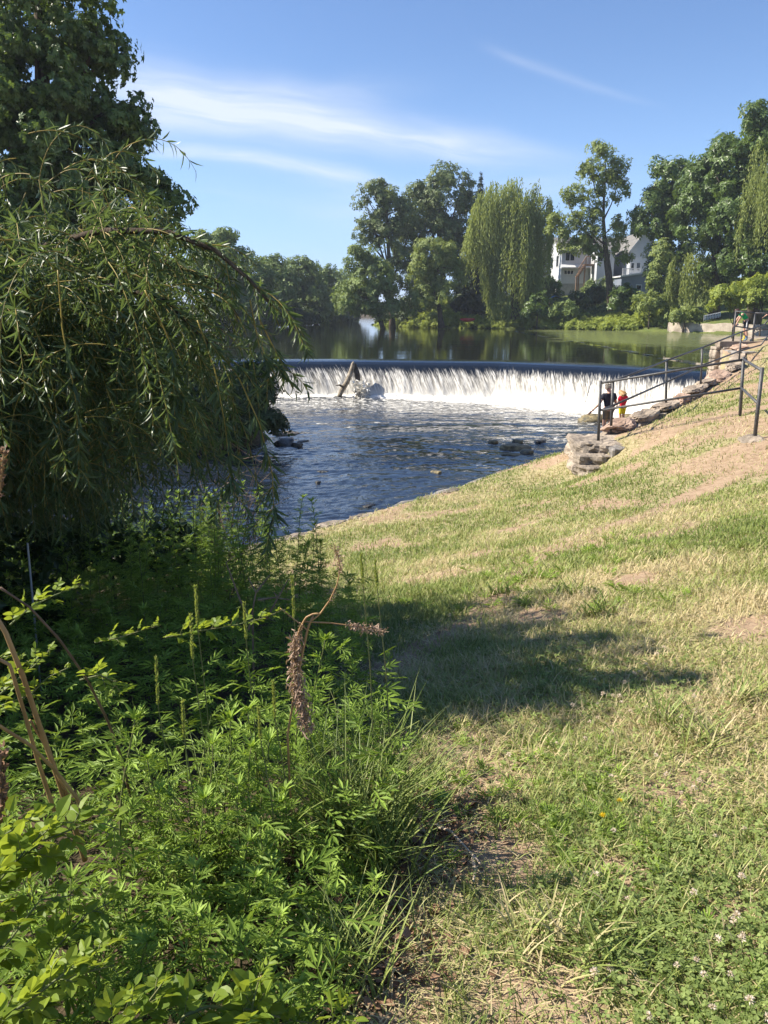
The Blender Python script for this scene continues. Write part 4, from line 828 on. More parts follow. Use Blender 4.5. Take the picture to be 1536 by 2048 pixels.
    # ---- big maples at the right
    y = 97; el = [E(1345, 372, 46, 48, y), E(1314, 436, 44, 56, y), E(1370, 420, 54, 60, y), E(1345, 490, 46, 54, y), E(1335, 550, 36, 40, y)]
    tree('maple_tree', 'dark dense maple just right of the houses', el, on_far(1335, 98), .55, 'l_maple', 141, 1.25, .5, limbs=14, dens=1.0)
    y = 90; el = [E(1420, 375, 46, 64, y), E(1400, 450, 54, 60, y), E(1440, 470, 50, 70, y), E(1460, 550, 60, 60, y), E(1455, 330, 36, 50, y), E(1395, 400, 40, 60, y)]
    tree('maple_tree', 'middle dark maple between the two larger right hand crowns', el, on_far(1430, 91), .55, 'l_maple', 142, 1.25, .48, limbs=14, dens=1.0)
    y = 84; el = [E(1500, 285, 62, 66, y), E(1465, 350, 46, 60, y), E(1545, 340, 70, 90, y), E(1490, 420, 70, 70, y), E(1545, 470, 70, 80, y), E(1500, 520, 60, 60, y)]
    tree('maple_tree', 'tallest dark maple at the right edge of the picture', el, on_far(1510, 85), .6, 'l_maple', 143, 1.25, .46, limbs=16, dens=1.0)
    y = 93; el = [E(1322, 520, 20, 36, y), E(1318, 572, 22, 30, y), E(1342, 585, 24, 36, y)]
    tree('young_tree', 'fresh green young tree between the houses and the draped willow', el, on_far(1320, 94), .2, 'l_light', 144, .8, .42, limbs=8, dens=.85)
    # ---- shrubs of the bank
    for k, (u, v, hw, hh, y, m_, lab) in enumerate([(1246, 594, 26, 24, 97, 'l_maple', 'round dark shrub right of the slim tree trunk'), (1100, 575, 16, 22, 106, 'l_maple', 'dark upright shrub beside the orange parasol deck'), (1190, 592, 18, 20, 104, 'l_dark', 'low dark shrub left of the slim tree trunk'),
            (1470, 590, 46, 28, 80, 'l_shrub', 'bright bush above the retaining wall, left of the boy'), (1525, 588, 36, 36, 78, 'l_shrub', 'bright bush behind the boy at the right edge'), (1075, 610, 24, 22, 99, 'l_maple', 'dark bush at the right foot of the yellow willow'), (1160, 600, 22, 14, 100, 'l_dark', 'wide dark bush under the white house'), (1300, 605, 30, 18, 91, 'l_light', 'low light bush in front of the young tree'), (1130, 618, 24, 14, 98, 'l_far', 'low green bush below the blue tarpaulin'),(1178, 582, 14, 18, 107, 'l_far', 'upright green shrub at the foot of the wooden stair'), (1212, 575, 14, 22, 108, 'l_oak', 'dark shrub between the wooden stair and the slim tree'), (1370, 628, 28, 12, 87, 'l_light', 'low light bush above the left end of the far wall')]):
        b0 = on_far(u, y); tree('shrub', lab, [E(u, v, hw, hh, y), E(u - hw * .4, v + hh * .5, hw * .7, hh * .7, y), E(u + hw * .4, v + hh * .4, hw * .7, hh * .7, y)], b0, .08, m_, 160 + k, .7, .4, limbs=5, cat='shrub', group='shrubs on the far bank')
    # rough growth along the far waterline
    bag = Bag(); r = rng(9)
    def sh(u, off): v = float(np.interp(u, [750, 850, 1000, 1200, 1340, 1440], [651, 656, 657, 661, 663, 664])); p = at_z(u, v, ZP); q = at_z(u, v - .5, ZP); n = nrm((q - p)[:2] * np.array([1, 1])); return p[:2] + n * off
    for k in range(900):
        u = r.uniform(752, 1345); off = r.uniform(-.2, 9) ** 1.0; y_top = 1
        x, y = sh(u, off); z = gz(x, y); h = r.uniform(.5, 1.15) * (1.0 + .5 * math.sin(u * .03)); 
        if 895 < u < 985 and off > 3: continue
        crown(bag, [(np.array([x, y, z + h * .35]), np.array([.7, .7, h * .6]))], .5, .30, T_SPRAY, int(k), dens=.55, up=.5)
    tag(bag.build('bank_weeds', M['l_shrub']), 'sunlit rough weeds along the far waterline', kind='stuff')
    bag = Bag()
    for k in range(420):
        u = r.uniform(1100, 1345); x, y = sh(u, r.uniform(7, 17)); z = gz(x, y); crown(bag, [(np.array([x, y, z + .25]), np.array([.9, .9, .5]))], .6, .34, T_SPRAY, int(k) + 3000, dens=.5, up=.5)
    tag(bag.build('ground_cover', M['l_far']), 'green ground cover on the slope below the houses', kind='stuff')
    # gravel margin of the far left shore
    b = Bag(); rr = rng(4); uu = np.linspace(425, 668, 50); near = [at_z(u, float(np.interp(u, [425, 520, 620, 668], [655.5, 652.2, 648.6, 643.6])), ZP) for u in uu]; far = [at_z(u, float(np.interp(u, [425, 520, 620, 668], [652.5, 649, 645.5, 641])), ZP) for u in uu]
    V = np.array([p for a, c in zip(near, far) for p in (a + (0, rr.uniform(-2, 1), -.25), a * .6 + c * .4 + (0, 0, rr.uniform(.08, .22)), c + (0, 3, .2))]); b.faces(V, [(i * 3 + j, (i + 1) * 3 + j, (i + 1) * 3 + j + 1, i * 3 + j + 1) for i in range(49) for j in range(2)])
    tag(b.build('gravel_bar', M['rock']), kind='structure')
    # mown lawn patch on the far bank shows through the ground itself
    for k, (u, v, lab, m_) in enumerate([(935, 640, 'red upturned kayak lying on the grass by the far waterline', 'red'), (1078, 602, 'orange brown kayak on the bank below the parasol deck', 'orange')]):
        c = at_y(u, v, 101 if k == 0 else 104); b = Bag(); L = np.linspace(-1, 1, 13); b.tube(np.stack([c[0] + L * 1.0, c[1] + L * .6, c[2] + .1 * L ** 2], 1), .24 * np.sqrt(np.maximum(1 - L ** 2, .004)), 10)
        tag(b.build('kayak', plain_mat(m_ + '_plastic', (.45, .03, .03) if k == 0 else (.35, .14, .06), (.5, .05, .05) if k == 0 else (.42, .2, .1), 4, .5), smooth=True), lab, 'kayak')
    c = at_y(1111, 596, 104); b = Bag(); g = np.linspace(-1, 1, 14); X, Y = np.meshgrid(g, g); Z = .45 * (1 - np.abs(X) ** 1.5) + .12 * fbm(X * 3 + 9, Y * 3 + 4, 5)
    i = np.arange(13)[:, None] * 14; j = np.arange(13)[None]; b.add(np.stack([c[0] + X * .9, c[1] + Y * .7, c[2] + Z - .25], -1).reshape(-1, 3), np.stack([i + j, i + j + 1, i + 15 + j, i + 14 + j], -1).ravel(), np.full(169, 4))
    tag(b.build('tarpaulin', plain_mat('blue_tarp', (.05, .2, .5), (.08, .28, .62), 4, .5), smooth=True), 'bright blue tarpaulin thrown over a heap under the white house', 'tarpaulin')
build_far_trees()

# ------------------------------------------------------------------ houses on the far bank
def build_houses():
    white = plain_mat('white_siding', (.44, .45, .47), (.50, .51, .53), .6, .7, .2); grey = plain_mat('grey_siding', (.14, .165, .21), (.18, .20, .245), .6, .7, .2)
    roof = plain_mat('shingle_roof', (.13, .125, .12), (.20, .19, .18), 2.5, .9, .1, .02, 6); trim = plain_mat('white_trim_paint', (.5, .5, .5), (.58, .58, .57)); glass = mat('window_glass'); 
    b = glass[1]; b.l.new(pbsdf(b, (.012, .016, .022), .06, .6), glass[2].inputs[0]); glass = glass[0]; wood = plain_mat('deck_wood', (.17, .10, .06), (.30, .19, .12), 3, .8, .2, .01, 14, (1, 1, .2)); found = plain_mat('foundation', (.25, .25, .25), (.36, .35, .34), 1.5, .9)
    def P(u, v, y): return at_y(u, v, y)
    def house(label, u0, u1, veave, vbase, y, depth, ridge_v, along_x, wallm, over=.35, u_peak=None):
        x0, x1 = P(u0, 560, y)[0], P(u1, 560, y)[0]; z0, ze = P(u0, vbase, y)[2], P(u0, veave, y)[2]; t = thing('house', label, 'house', (x0, y, z0)); y1 = y + depth; L = (x0, y, z0); H = ze - z0
        W_, D_ = x1 - x0, depth
        def part(bag, name, m, par=t, smooth=False): o = bag.build(name, m, par, smooth); return o
        bag = Bag(); bag.box(0, W_, 0, D_, -3, H)
        if along_x: rz = P(u0, ridge_v, y + depth / 2)[2] - z0; bag.faces(np.array([(0, 0, H), (0, D_, H), (0, D_ / 2, rz - .08), (W_, 0, H), (W_, D_, H), (W_, D_ / 2, rz - .08)]), [(0, 2, 1), (3, 4, 5)])
        else: rz = P(u0, ridge_v, y)[2] - z0; bag.faces(np.array([(0, 0, H), (W_, 0, H), (W_ / 2, 0, rz - .08), (0, D_, H), (W_, D_, H), (W_ / 2, D_, rz - .08)]), [(0, 1, 2), (3, 5, 4)])
        part(bag, 'wall', wallm); bag = Bag(); th = .16
        if along_x: prof = [(-over, H - over * (rz - H) / (D_ / 2)), (D_ / 2, rz), (D_ + over, H - over * (rz - H) / (D_ / 2))]; V = [(x, a, z + q) for x in (-over, W_ + over) for q in (0, th) for a, z in prof]
        else: prof = [(-over, H - over * (rz - H) / (W_ / 2)), (W_ / 2, rz), (W_ + over, H - over * (rz - H) / (W_ / 2))]; V = [(a, yy, z + q) for yy in (-over, D_ + over) for q in (0, th) for a, z in prof]
        bag.faces(np.array(V), [(3, 4, 10, 9), (4, 5, 11, 10), (0, 6, 7, 1), (1, 7, 8, 2), (0, 1, 4, 3), (1, 2, 5, 4), (6, 9, 10, 7), (7, 10, 11, 8), (0, 3, 9, 6), (2, 8, 11, 5)]); part(bag, 'roof', roof)
        bag = Bag()
        if along_x: bag.box(-over - .02, W_ + over + .02, -over - .06, -over, prof[0][1] - .1, prof[0][1] + .18)
        else:
            for s_ in (0, 2):
                a0, a1 = np.array([prof[s_][0], -over - .05, prof[s_][1] - .02]), np.array([prof[1][0], -over - .05, prof[1][1] - .02]); bag.faces(np.array([a0, a1, a1 + (0, 0, .22), a0 + (0, 0, .22), a0 + (0, .05, 0), a1 + (0, .05, 0), a1 + (0, .05, .22), a0 + (0, .05, .22)]), [(0, 1, 2, 3), (4, 7, 6, 5), (0, 4, 5, 1), (3, 2, 6, 7)])
        part(bag, 'trim', trim)
        def win(ua, ub, va, vb, n=1, side=False):
            w = Bag(); a = P(ua, va, y); c = P(ub, vb, y); xa, xb, za, zb = a[0] - x0, c[0] - x0, c[2] - z0, a[2] - z0
            w.box(xa - .09, xb + .09, -.05, -.003, za - .09, za); w.box(xa - .09, xb + .09, -.05, -.003, zb, zb + .09); 
            for k in range(n + 1): xx = xa + (xb - xa) * k / n; w.box(xx - .05, xx + .05, -.047, -.003, za, zb)
            o = w.build('window', trim, t); g = Bag(); g.box(xa + .05, xb - .05, -.02, -.005, za, zb); g.build('pane', glass, o)
        def swin(ya, yb, za, zb):
            w = Bag(); w.box(-.05, -.003, ya - .09, yb + .09, za - .09, za); w.box(-.05, -.003, ya - .09, yb + .09, zb, zb + .09); w.box(-.047, -.003, ya - .09, ya, za, zb); w.box(-.047, -.003, yb, yb + .09, za, zb); o = w.build('window', trim, t); g = Bag(); g.box(-.02, -.005, ya, yb, za, zb); g.build('pane', glass, o)
        return t, win, swin, (x0, y, z0, W_, D_, H)
    t, win, swin, D = house('white two storey house with grey roof and dark paired window, left of the slim tree', 1121, 1212, 502, 585, 120, 11, 477, True, white)
    win(1131, 1149, 505, 521, 2); win(1128, 1147, 541, 548, 3); swin(2.0, 3.4, 3.7, 5.2); swin(6, 7.4, 3.7, 5.2)
    b = Bag(); zb = at_y(1121, 533, 120)[2] - D[2]; b.faces(np.array([(-.1, -.62, zb - .12), (5.0, -.62, zb - .12), (5.0, -.004, zb + .3), (-.1, -.004, zb + .3), (-.1, -.62, zb - .26), (5.0, -.62, zb - .26), (5.0, -.004, zb - .26), (-.1, -.004, zb - .26)]), [(0, 1, 2, 3), (0, 4, 5, 1), (0, 3, 7, 4), (1, 5, 6, 2), (4, 7, 6, 5)]); b.build('pent_roof', trim, t)
    zf = at_y(1121, 567, 120)[2] - D[2]; b = Bag(); b.box(-.03, D[3] + .03, -.03, D[4], -3.2, zf); b.build('foundation', found, t)
    # white wing with lit side
    t, win, swin, D = house('white narrow wing with lit side wall, half hidden by the slim tree trunk', 1192, 1226, 500, 590, 116, 4.5, 486, True, white); win(1196, 1206, 508, 522, 1); win(1210, 1220, 508, 522, 1)
    t, win, swin, D = house('blue grey house in the shade behind the slim tree', 1222, 1262, 500, 590, 131, 9, 478, True, grey); win(1226, 1236, 508, 524, 1); win(1244, 1254, 516, 530, 1)
    t, win, swin, D = house('white gabled house beside the dark maple, with a lower grey garage', 1257, 1310, 500, 590, 114, 10, 464, False, white); win(1262, 1268, 526, 541, 1); win(1273, 1280, 526, 541, 1); swin(2, 3.2, 4.6, 6.2)
    x0 = at_y(1243, 560, 110)[0] - D[0]; x1 = at_y(1300, 560, 110)[0] - D[0]; za = at_y(1243, 554, 110)[2] - D[2]; zc = at_y(1300, 546, 110)[2] - D[2]; b = Bag(); yy = 110 - D[1]
    V = np.array([(x0, yy, -3), (x1, yy, -3), (x1, yy, zc), (x0, yy, za), (x0, yy + 3.9, -3), (x1, yy + 3.9, -3), (x1, yy + 3.9, zc), (x0, yy + 3.9, za)]); fc = [(0, 1, 2, 3), (5, 4, 7, 6), (4, 0, 3, 7), (1, 5, 6, 2), (3, 2, 6, 7)]; b.faces(V, fc); b.build('garage', grey, t)
    b = Bag(); b.faces(np.array([(x0 - .25, yy - .3, za - .02), (x1, yy - .3, zc + .03), (x1, yy + 3.9, zc + .03), (x0 - .25, yy + 3.9, za - .02), (x0 - .25, yy - .3, za + .16), (x1, yy - .3, zc + .21), (x1, yy + 3.9, zc + .21), (x0 - .25, yy + 3.9, za + .16)]), [(4, 5, 6, 7), (0, 3, 2, 1), (0, 1, 5, 4), (3, 0, 4, 7)]); b.build('garage_roof', trim, t)
    b = Bag(); a = at_y(1272, 569, 110); c = at_y(1283, 581, 110); b.box(a[0] - D[0], c[0] - D[0], yy - .05, yy - .003, c[2] - D[2], a[2] - D[2]); o = b.build('window', trim, t); b = Bag(); b.box(a[0] - D[0] + .09, c[0] - D[0] - .09, yy - .06, yy - .052, c[2] - D[2] + .09, a[2] - D[2] - .09); b.build('pane', glass, o)
    b = Bag(); a = at_y(1246, 538, 111); c = at_y(1280, 549, 111); 
    for k in range(15): xx = a[0] + (c[0] - a[0]) * k / 14 - D[0]; b.box(xx - .03, xx + .03, yy + 1.0, yy + 1.06, c[2] - D[2] - .3, a[2] - D[2])
    b.box(a[0] - D[0] - .05, c[0] - D[0] + .05, yy + .97, yy + 1.09, a[2] - D[2], a[2] - D[2] + .1); b.build('balcony_rail', trim, t)
    t, win, swin, D = house('sunlit white house half hidden behind the yellow willow', 1062, 1100, 512, 590, 128, 10, 488, True, white); win(1085, 1093, 520, 534, 1); win(1070, 1078, 520, 534, 1)
    # wooden stair and landing
    s = thing('wooden_stair', 'brown wooden outdoor stair climbing to the door of the white house', 'stair', tuple(at_y(1160, 580, 117.5))); o0 = np.array(s.location); yy = 117.4
    a, c = at_y(1171, 528, yy) - o0, at_y(1191, 528, yy) - o0; b = Bag(); b.box(a[0], c[0], -.1, 1.6, a[2] - .2, a[2]); b.build('landing', wood, s)
    f0, f1 = at_y(1156, 552, yy) - o0, at_y(1172, 528, yy) - o0; b = Bag(); n = 9
    for k in range(n): q = k / (n - 1); p = f0 * (1 - q) + f1 * q; b.box(p[0] - .14, p[0] + .14, -.05, 1.1, p[2] - .07, p[2])
    for yb in (-.1, 1.12): b.faces(np.array([f0 + (0, yb, -.25), f1 + (0, yb, -.25), f1 + (0, yb, .06), f0 + (0, yb, .06), f0 + (0, yb + .07, -.25), f1 + (0, yb + .07, -.25), f1 + (0, yb + .07, .06), f0 + (0, yb + .07, .06)]), [(0, 1, 2, 3), (7, 6, 5, 4), (3, 2, 6, 7), (0, 4, 5, 1)])
    b.build('flight', wood, s)
    b = Bag(); r0, r1, r2 = f0 + (0, -.1, 1.0), f1 + (0, -.1, 1.0), np.array([c[0], -.1, c[2] + 1.0]); b.tube([r0, r1, r2], .06, 6)
    for q in np.linspace(0, 1, 9): p = f0 * (1 - q) + f1 * q; b.tube([p + (0, -.1, 0), p + (0, -.1, 1.0)], .03, 5)
    for q in np.linspace(0, 1, 9): p = np.array([a[0] + (c[0] - a[0]) * q, -.1, a[2]]); b.tube([p, p + (0, 0, 1.0)], .03, 5)
    b.build('railing', wood, s)
    for u in (1154, 1158, 1171, 1190): p = at_y(u, 552 if u < 1165 else 528, yy) - o0; b = Bag(); b.box(p[0] - .09, p[0] + .09, .02, .2, -1.5, p[2]); b.build('post', wood, s)
    # deck with parasol
    dk = thing('wooden_deck', 'raised wooden deck carrying the orange parasol, right of the yellow willow', 'deck', tuple(at_y(1065, 590, 112))); o0 = np.array(dk.location); a, c = at_y(1062, 562, 112) - o0, at_y(1100, 562, 112) - o0
    b = Bag(); b.box(a[0], c[0], 0, 3.5, a[2] - .25, a[2]); b.build('platform', wood, dk); b = Bag()
    for k in range(16): xx = a[0] + (c[0] - a[0]) * k / 15; b.box(xx - .035, xx + .035, -.02, .05, a[2] + .001, a[2] + .95)
    b.box(a[0], c[0], -.05, .08, a[2] + .95, a[2] + 1.05); b.build('railing', wood, dk)
    for q in (0.02, .35, .68, .98): xx = a[0] + (c[0] - a[0]) * q; b = Bag(); b.box(xx - .1, xx + .1, .1, .3, -2.5, a[2] - .25); b.build('post', wood, dk)
    pc = at_y(1077, 541, 113); p = thing('parasol', 'open orange parasol on the wooden deck', 'parasol', (pc[0], pc[1], pc[2] - 2.0)); b = Bag(); n = 8; V = [(0, 0, 2.15)] + [(1.15 * math.cos(i * math.pi / 4), 1.15 * math.sin(i * math.pi / 4), 1.62) for i in range(8)] + [(1.13 * math.cos(i * math.pi / 4), 1.13 * math.sin(i * math.pi / 4), 1.5) for i in range(8)]
    b.faces(np.array(V, float), [(0, 1 + i, 1 + (i + 1) % 8) for i in range(8)] + [(1 + i, 9 + i, 9 + (i + 1) % 8, 1 + (i + 1) % 8) for i in range(8)]); b.build('canopy', plain_mat('orange_cloth', (.60, .13, .04), (.72, .18, .06), 3, .8), p); b = Bag(); b.tube([(0, 0, .3), (0, 0, 2.12)], .03, 6); b.build('pole', M['iron'], p)
    # small white picket fence above the far wall
    f = thing('picket_fence', 'short leaning white picket fence above the far retaining wall', 'fence', tuple(at_y(1408, 641, 79))); o0 = np.array(f.location); b = Bag()
    for k in range(11): p = at_y(1408 + k * 3.2, 641 - k * .65, 79) - o0; b.box(p[0] - .035, p[0] + .035, 0, .03, p[2], p[2] + .5)
    p, q = at_y(1408, 641, 79) - o0, at_y(1441, 634, 79) - o0; b.tube([p + (0, .05, .2), q + (0, .05, .2)], .03, 5); b.tube([p + (0, .05, .42), q + (0, .05, .42)], .03, 5); b.build('slat_panel', trim, f)
build_houses()

# ------------------------------------------------------------------ left bank
def build_left_bank():
    y = 25; el = [E(40, 60, 190, 130, y), E(110, 190, 160, 120, y), E(60, 300, 230, 130, y), E(170, 330, 160, 110, y), E(150, 430, 210, 110, y), E(180, 520, 190, 110, y), E(60, 560, 240, 150, y), E(-60, 200, 200, 200, y), E(190, 90, 45, 70, y), E(270, 400, 105, 70, y), E(60, 430, 200, 100, y), E(280, 280, 50, 60, y)]
    b0 = np.array([at_y(60, 700, 26)[0], 26.0, gz(at_y(60, 700, 26)[0], 26)]); tree('maple_tree', 'huge dark green maple filling the upper left, beyond the near willow', el, b0, .45, 'l_maple', 201, .55, .155, T=T_MAPLE, limbs=22, dens=.62, inner=.3, droop=.5, squash=.7)
    y = 24.6; el = [E(470, 800, 80, 70, y), E(525, 780, 36, 55, y), E(500, 860, 70, 40, y), E(420, 850, 90, 90, y), E(540, 850, 26, 26, y)]
    b0 = np.array([-4.6, 24.9, gz(-4.6, 24.9)]); tree('shrub', 'dark overhanging bush on the left bank beside the waterfall', el, b0, .10, 'l_dark', 202, .42, .17, limbs=16, cat='shrub', dens=.7, inner=.25)
    y = 19; r = rng(6); bag = Bag()
    for k in range(60):
        x = r.uniform(-22, -5.2); yy = r.uniform(18, 34)
        if sdist(np.array([x]), np.array([yy]), RIV)[0] < .4: continue
        z = gz(x, yy); crown(bag, [(np.array([x, yy, z + .8]), np.array([1.3, 1.3, 1.2]))], .7, .3, T_SPRAY, k + 700, dens=.6)
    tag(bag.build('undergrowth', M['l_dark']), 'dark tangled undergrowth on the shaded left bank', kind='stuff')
build_left_bank()
#==PART4==
# ------------------------------------------------------------------ the near willow
def build_willow():
    base = np.array([-4.6, 6.6, gz(-4.6, 6.6)]); t = thing('weeping_willow', 'near weeping willow whose long leafy strands hang over the left foreground', 'tree', tuple(base)); r = rng(301)
    def local(bag, name, m, **kw): o = bag.build(name, m, None, loc=base, **kw); o.parent = t; o.location = (0, 0, 0); return o
    bg = Bag(); top = base + (.5, -.2, 4.6); L = np.linspace(0, 1, 8)[:, None]; bg.tube(base * (1 - L) + top * L + np.stack([np.sin(L[:, 0] * 5) * .15, np.cos(L[:, 0] * 4) * .1, 0 * L[:, 0]], 1), np.linspace(.26, .09, 8), 10)
    boughs = [([(-60, 640, 5.0), (60, 500, 4.6), (200, 462, 4.2), (330, 462, 4.05), (430, 500, 4.0), (500, 560, 4.0), (545, 612, 3.95)], .022), ([(-60, 700, 5.2), (80, 600, 4.6), (220, 570, 4.1), (330, 600, 4.0), (420, 690, 3.9)], .02),
              ([(0, 640, 5.4), (180, 545, 5.0), (320, 520, 4.9), (430, 560, 4.8), (480, 640, 4.8)], .02), ([(-60, 760, 4.8), (120, 690, 4.4), (260, 700, 4.0), (340, 780, 3.9)], .016)]
    for P, r0 in boughs: bg.tube(np.array([at_y(*p) for p in P]), np.linspace(r0, .006, len(P)), 7)
    local(bg, 'trunk', M['bark'], smooth=True)
    tw = Bag(); lf = Bag()
    vtop = lambda u: float(np.interp(u, [-250, 20, 60, 85, 170, 250, 330, 400, 460, 520, 552], [430, 440, 450, 455, 470, 450, 452, 490, 560, 610, 640]))
    vbot = lambda u: float(np.interp(u, [-250, 0, 250, 380, 440, 500, 540, 575], [1080, 1090, 1060, 1060, 980, 960, 1000, 1010]))
    def strand(s, d0, L, spacing, lw, leaf=.10, light=.0):
        n = max(6, int(L / .04)); P = [s]; d = d0; 
        for k in range(n): d = nrm(d + np.array([0, 0, -.16]) * (.5 + 1.2 * k / n) + r.normal(size=3) * .035); P.append(P[-1] + d * L / n)
        P = np.array(P); tw.tube(P, np.linspace(.0030, .0012, len(P)), 4, cap=False)
        m = int(L / spacing); q = np.sort(r.uniform(.05, 1, m)) * (len(P) - 1.001); i = q.astype(int); f = (q - i)[:, None]; X = P[i] * (1 - f) + P[i + 1] * f; D = nrm(P[i + 1] - P[i])
        a = r.uniform(0, 6.283) + np.arange(m) * 2.4; ref = nrm(np.cross(D, [.3, .5, .8])); ref2 = np.cross(D, ref); sd = np.cos(a)[:, None] * ref + np.sin(a)[:, None] * ref2
        ax = nrm(D * .75 + sd * .75 + np.array([0, 0, -.30]) + r.normal(size=(m, 3)) * .14); nv = nrm(np.cross(ax, np.cross(D, ax)) + (0, 0, .25) + r.normal(size=(m, 3)) * .25)
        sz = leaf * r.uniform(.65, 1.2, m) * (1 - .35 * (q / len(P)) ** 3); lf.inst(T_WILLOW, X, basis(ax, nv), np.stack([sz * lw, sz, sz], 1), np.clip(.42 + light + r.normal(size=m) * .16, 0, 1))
    def batch(n, y0, y1, u0, u1, spacing, lmin, lmax, leaf, spread=.55, light=0.0, low=1.0, drop=0.0, rise=0.0):
        k = 0
        while k < n:
            u = r.uniform(u0, u1); a, b_ = vtop(u) - rise, vbot(u) * low; a = max(a, drop) if drop and u < 130 else a; v = a + (b_ - a) * r.uniform(0, .82) ** 1.25; y = r.uniform(y0, y1); s = at_y(u, v, y); zb = at_y(u, b_, y)[2]; L = min(r.uniform(lmin, lmax), max(.15, s[2] - zb)); d0 = nrm(np.array([r.uniform(-.35, 1.0) * spread, r.uniform(-.6, .4) * spread, r.uniform(-.35, .35)]))
            if L < .16 or s[2] - L * .8 < gz(s[0], s[1]) + .1: k += .2; continue
            if u > 260 and r.uniform() < (u - 260) / 170 + .15: k += .34; continue
            strand(s, d0, L, spacing, 1.0, leaf, light); k += 1
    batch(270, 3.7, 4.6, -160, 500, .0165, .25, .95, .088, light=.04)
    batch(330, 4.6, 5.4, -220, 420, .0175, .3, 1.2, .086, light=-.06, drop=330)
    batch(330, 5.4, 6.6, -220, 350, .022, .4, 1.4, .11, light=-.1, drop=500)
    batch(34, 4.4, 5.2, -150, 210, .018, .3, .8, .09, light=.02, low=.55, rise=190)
    # strands springing from the arching boughs, sunlight put in by a lighter tint
    for P, r0 in boughs:
        Q, _ = resample(np.array([at_y(*p) for p in P]), 40)
        for k in range(5, 40):
            uu = 768 + FPX * Q[k][0] / Q[k][1]
            for rep in range(2):
                if r.uniform() < (uu - 330) / 260: continue
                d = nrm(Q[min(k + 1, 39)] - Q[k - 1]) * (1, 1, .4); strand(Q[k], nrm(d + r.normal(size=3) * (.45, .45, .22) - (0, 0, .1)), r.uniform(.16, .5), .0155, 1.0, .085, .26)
    # the long loose strands that show singly
    for P in ([(395, 640, 3.86), (430, 740, 3.86), (450, 850, 3.86), (462, 950, 3.86), (466, 985, 3.86)], [(430, 690, 3.95), (480, 760, 3.95), (520, 850, 3.95), (545, 950, 3.95), (548, 1040, 3.95), (540, 1062, 3.95)], [(116, 540, 3.70), (125, 660, 3.70), (150, 790, 3.70), (158, 900, 3.70), (156, 935, 3.70)], [(290, 580, 3.78), (330, 660, 3.78), (345, 700, 3.78), (350, 850, 3.78)], [(500, 600, 4.03), (520, 700, 4.03), (550, 750, 4.03)], [(520, 640, 4.12), (545, 690, 4.12), (568, 735, 4.12)]):
        Q, _ = resample(np.array([at_y(*p) for p in P]), 26); tw.tube(Q, np.linspace(.0042, .0018, 26), 5)
        n = 60 if P[-1][1] > 800 else 14; q = r.uniform(.35, 1, n) * 24.9; i = q.astype(int); X = Q[i] + (Q[i + 1] - Q[i]) * (q - i)[:, None]; D = nrm(Q[i + 1] - Q[i]); sd = rand_dirs(r, n); ax = nrm(D * .6 + sd * .8 + (0, 0, -.3)); sz = .10 * r.uniform(.7, 1.2, n)
        lf.inst(T_WILLOW, X, basis(ax, nrm(rand_dirs(r, n) + (0, 0, .6))), sz, np.clip(.5 + r.normal(size=n) * .18, 0, 1))
        for k in range(3): strand(Q[25 - k * 3], nrm(np.array([r.uniform(-.8, .8), r.uniform(-.5, .3), -.3])), r.uniform(.12, .28), .012, 1, .09, .1)
    local(tw, 'twigs', plain_mat('willow_twig', (.20, .15, .03), (.36, .27, .06), 9, .5), smooth=True); local(lf, 'leaves', M['l_willow'])
    # inner leaves of the crown, and added leaf masses for shade
    bk = Bag(); crown(bk, [E(20, 840, 270, 200, 6.6), E(170, 850, 170, 180, 6.7), E(-60, 700, 180, 160, 6.4), E(100, 1000, 230, 90, 6.4), E(270, 820, 60, 130, 6.8)], .4, .11, T_WILLOW, 302, dens=1.7, inner=.1, droop=1.4)
    crown(bk, [(np.array([-3.6, 4.6, 1.0]), np.array([1.2, 1.1, 1.3])), (np.array([-4.8, 5.0, 2.4]), np.array([1.6, 1.4, 1.5])), (np.array([-4.0, 4.1, 1.6]), np.array([1.2, .7, 1.2])), (np.array([-5.2, 6.3, 1.0]), np.array([1.5, 1.2, 1.4])), (np.array([-5.5, 4.4, .6]), np.array([1.5, 1.0, 1.2])), (np.array([-3.0, 3.9, .0]), np.array([.9, .6, .7])), (np.array([-6.2, 8.3, 1.0]), np.array([1.8, 1.6, 1.9])), (np.array([-8, 7, 1.6]), np.array([2, 1.8, 2.2]))], .5, .2, T_SPRAY, 303, dens=1.1, inner=.1, droop=1.4)  # unseen masses left of view, added to shade the undergrowth and lawn
    local(bk, 'inner_and_shade_leaves', M['l_willow'])
build_willow()

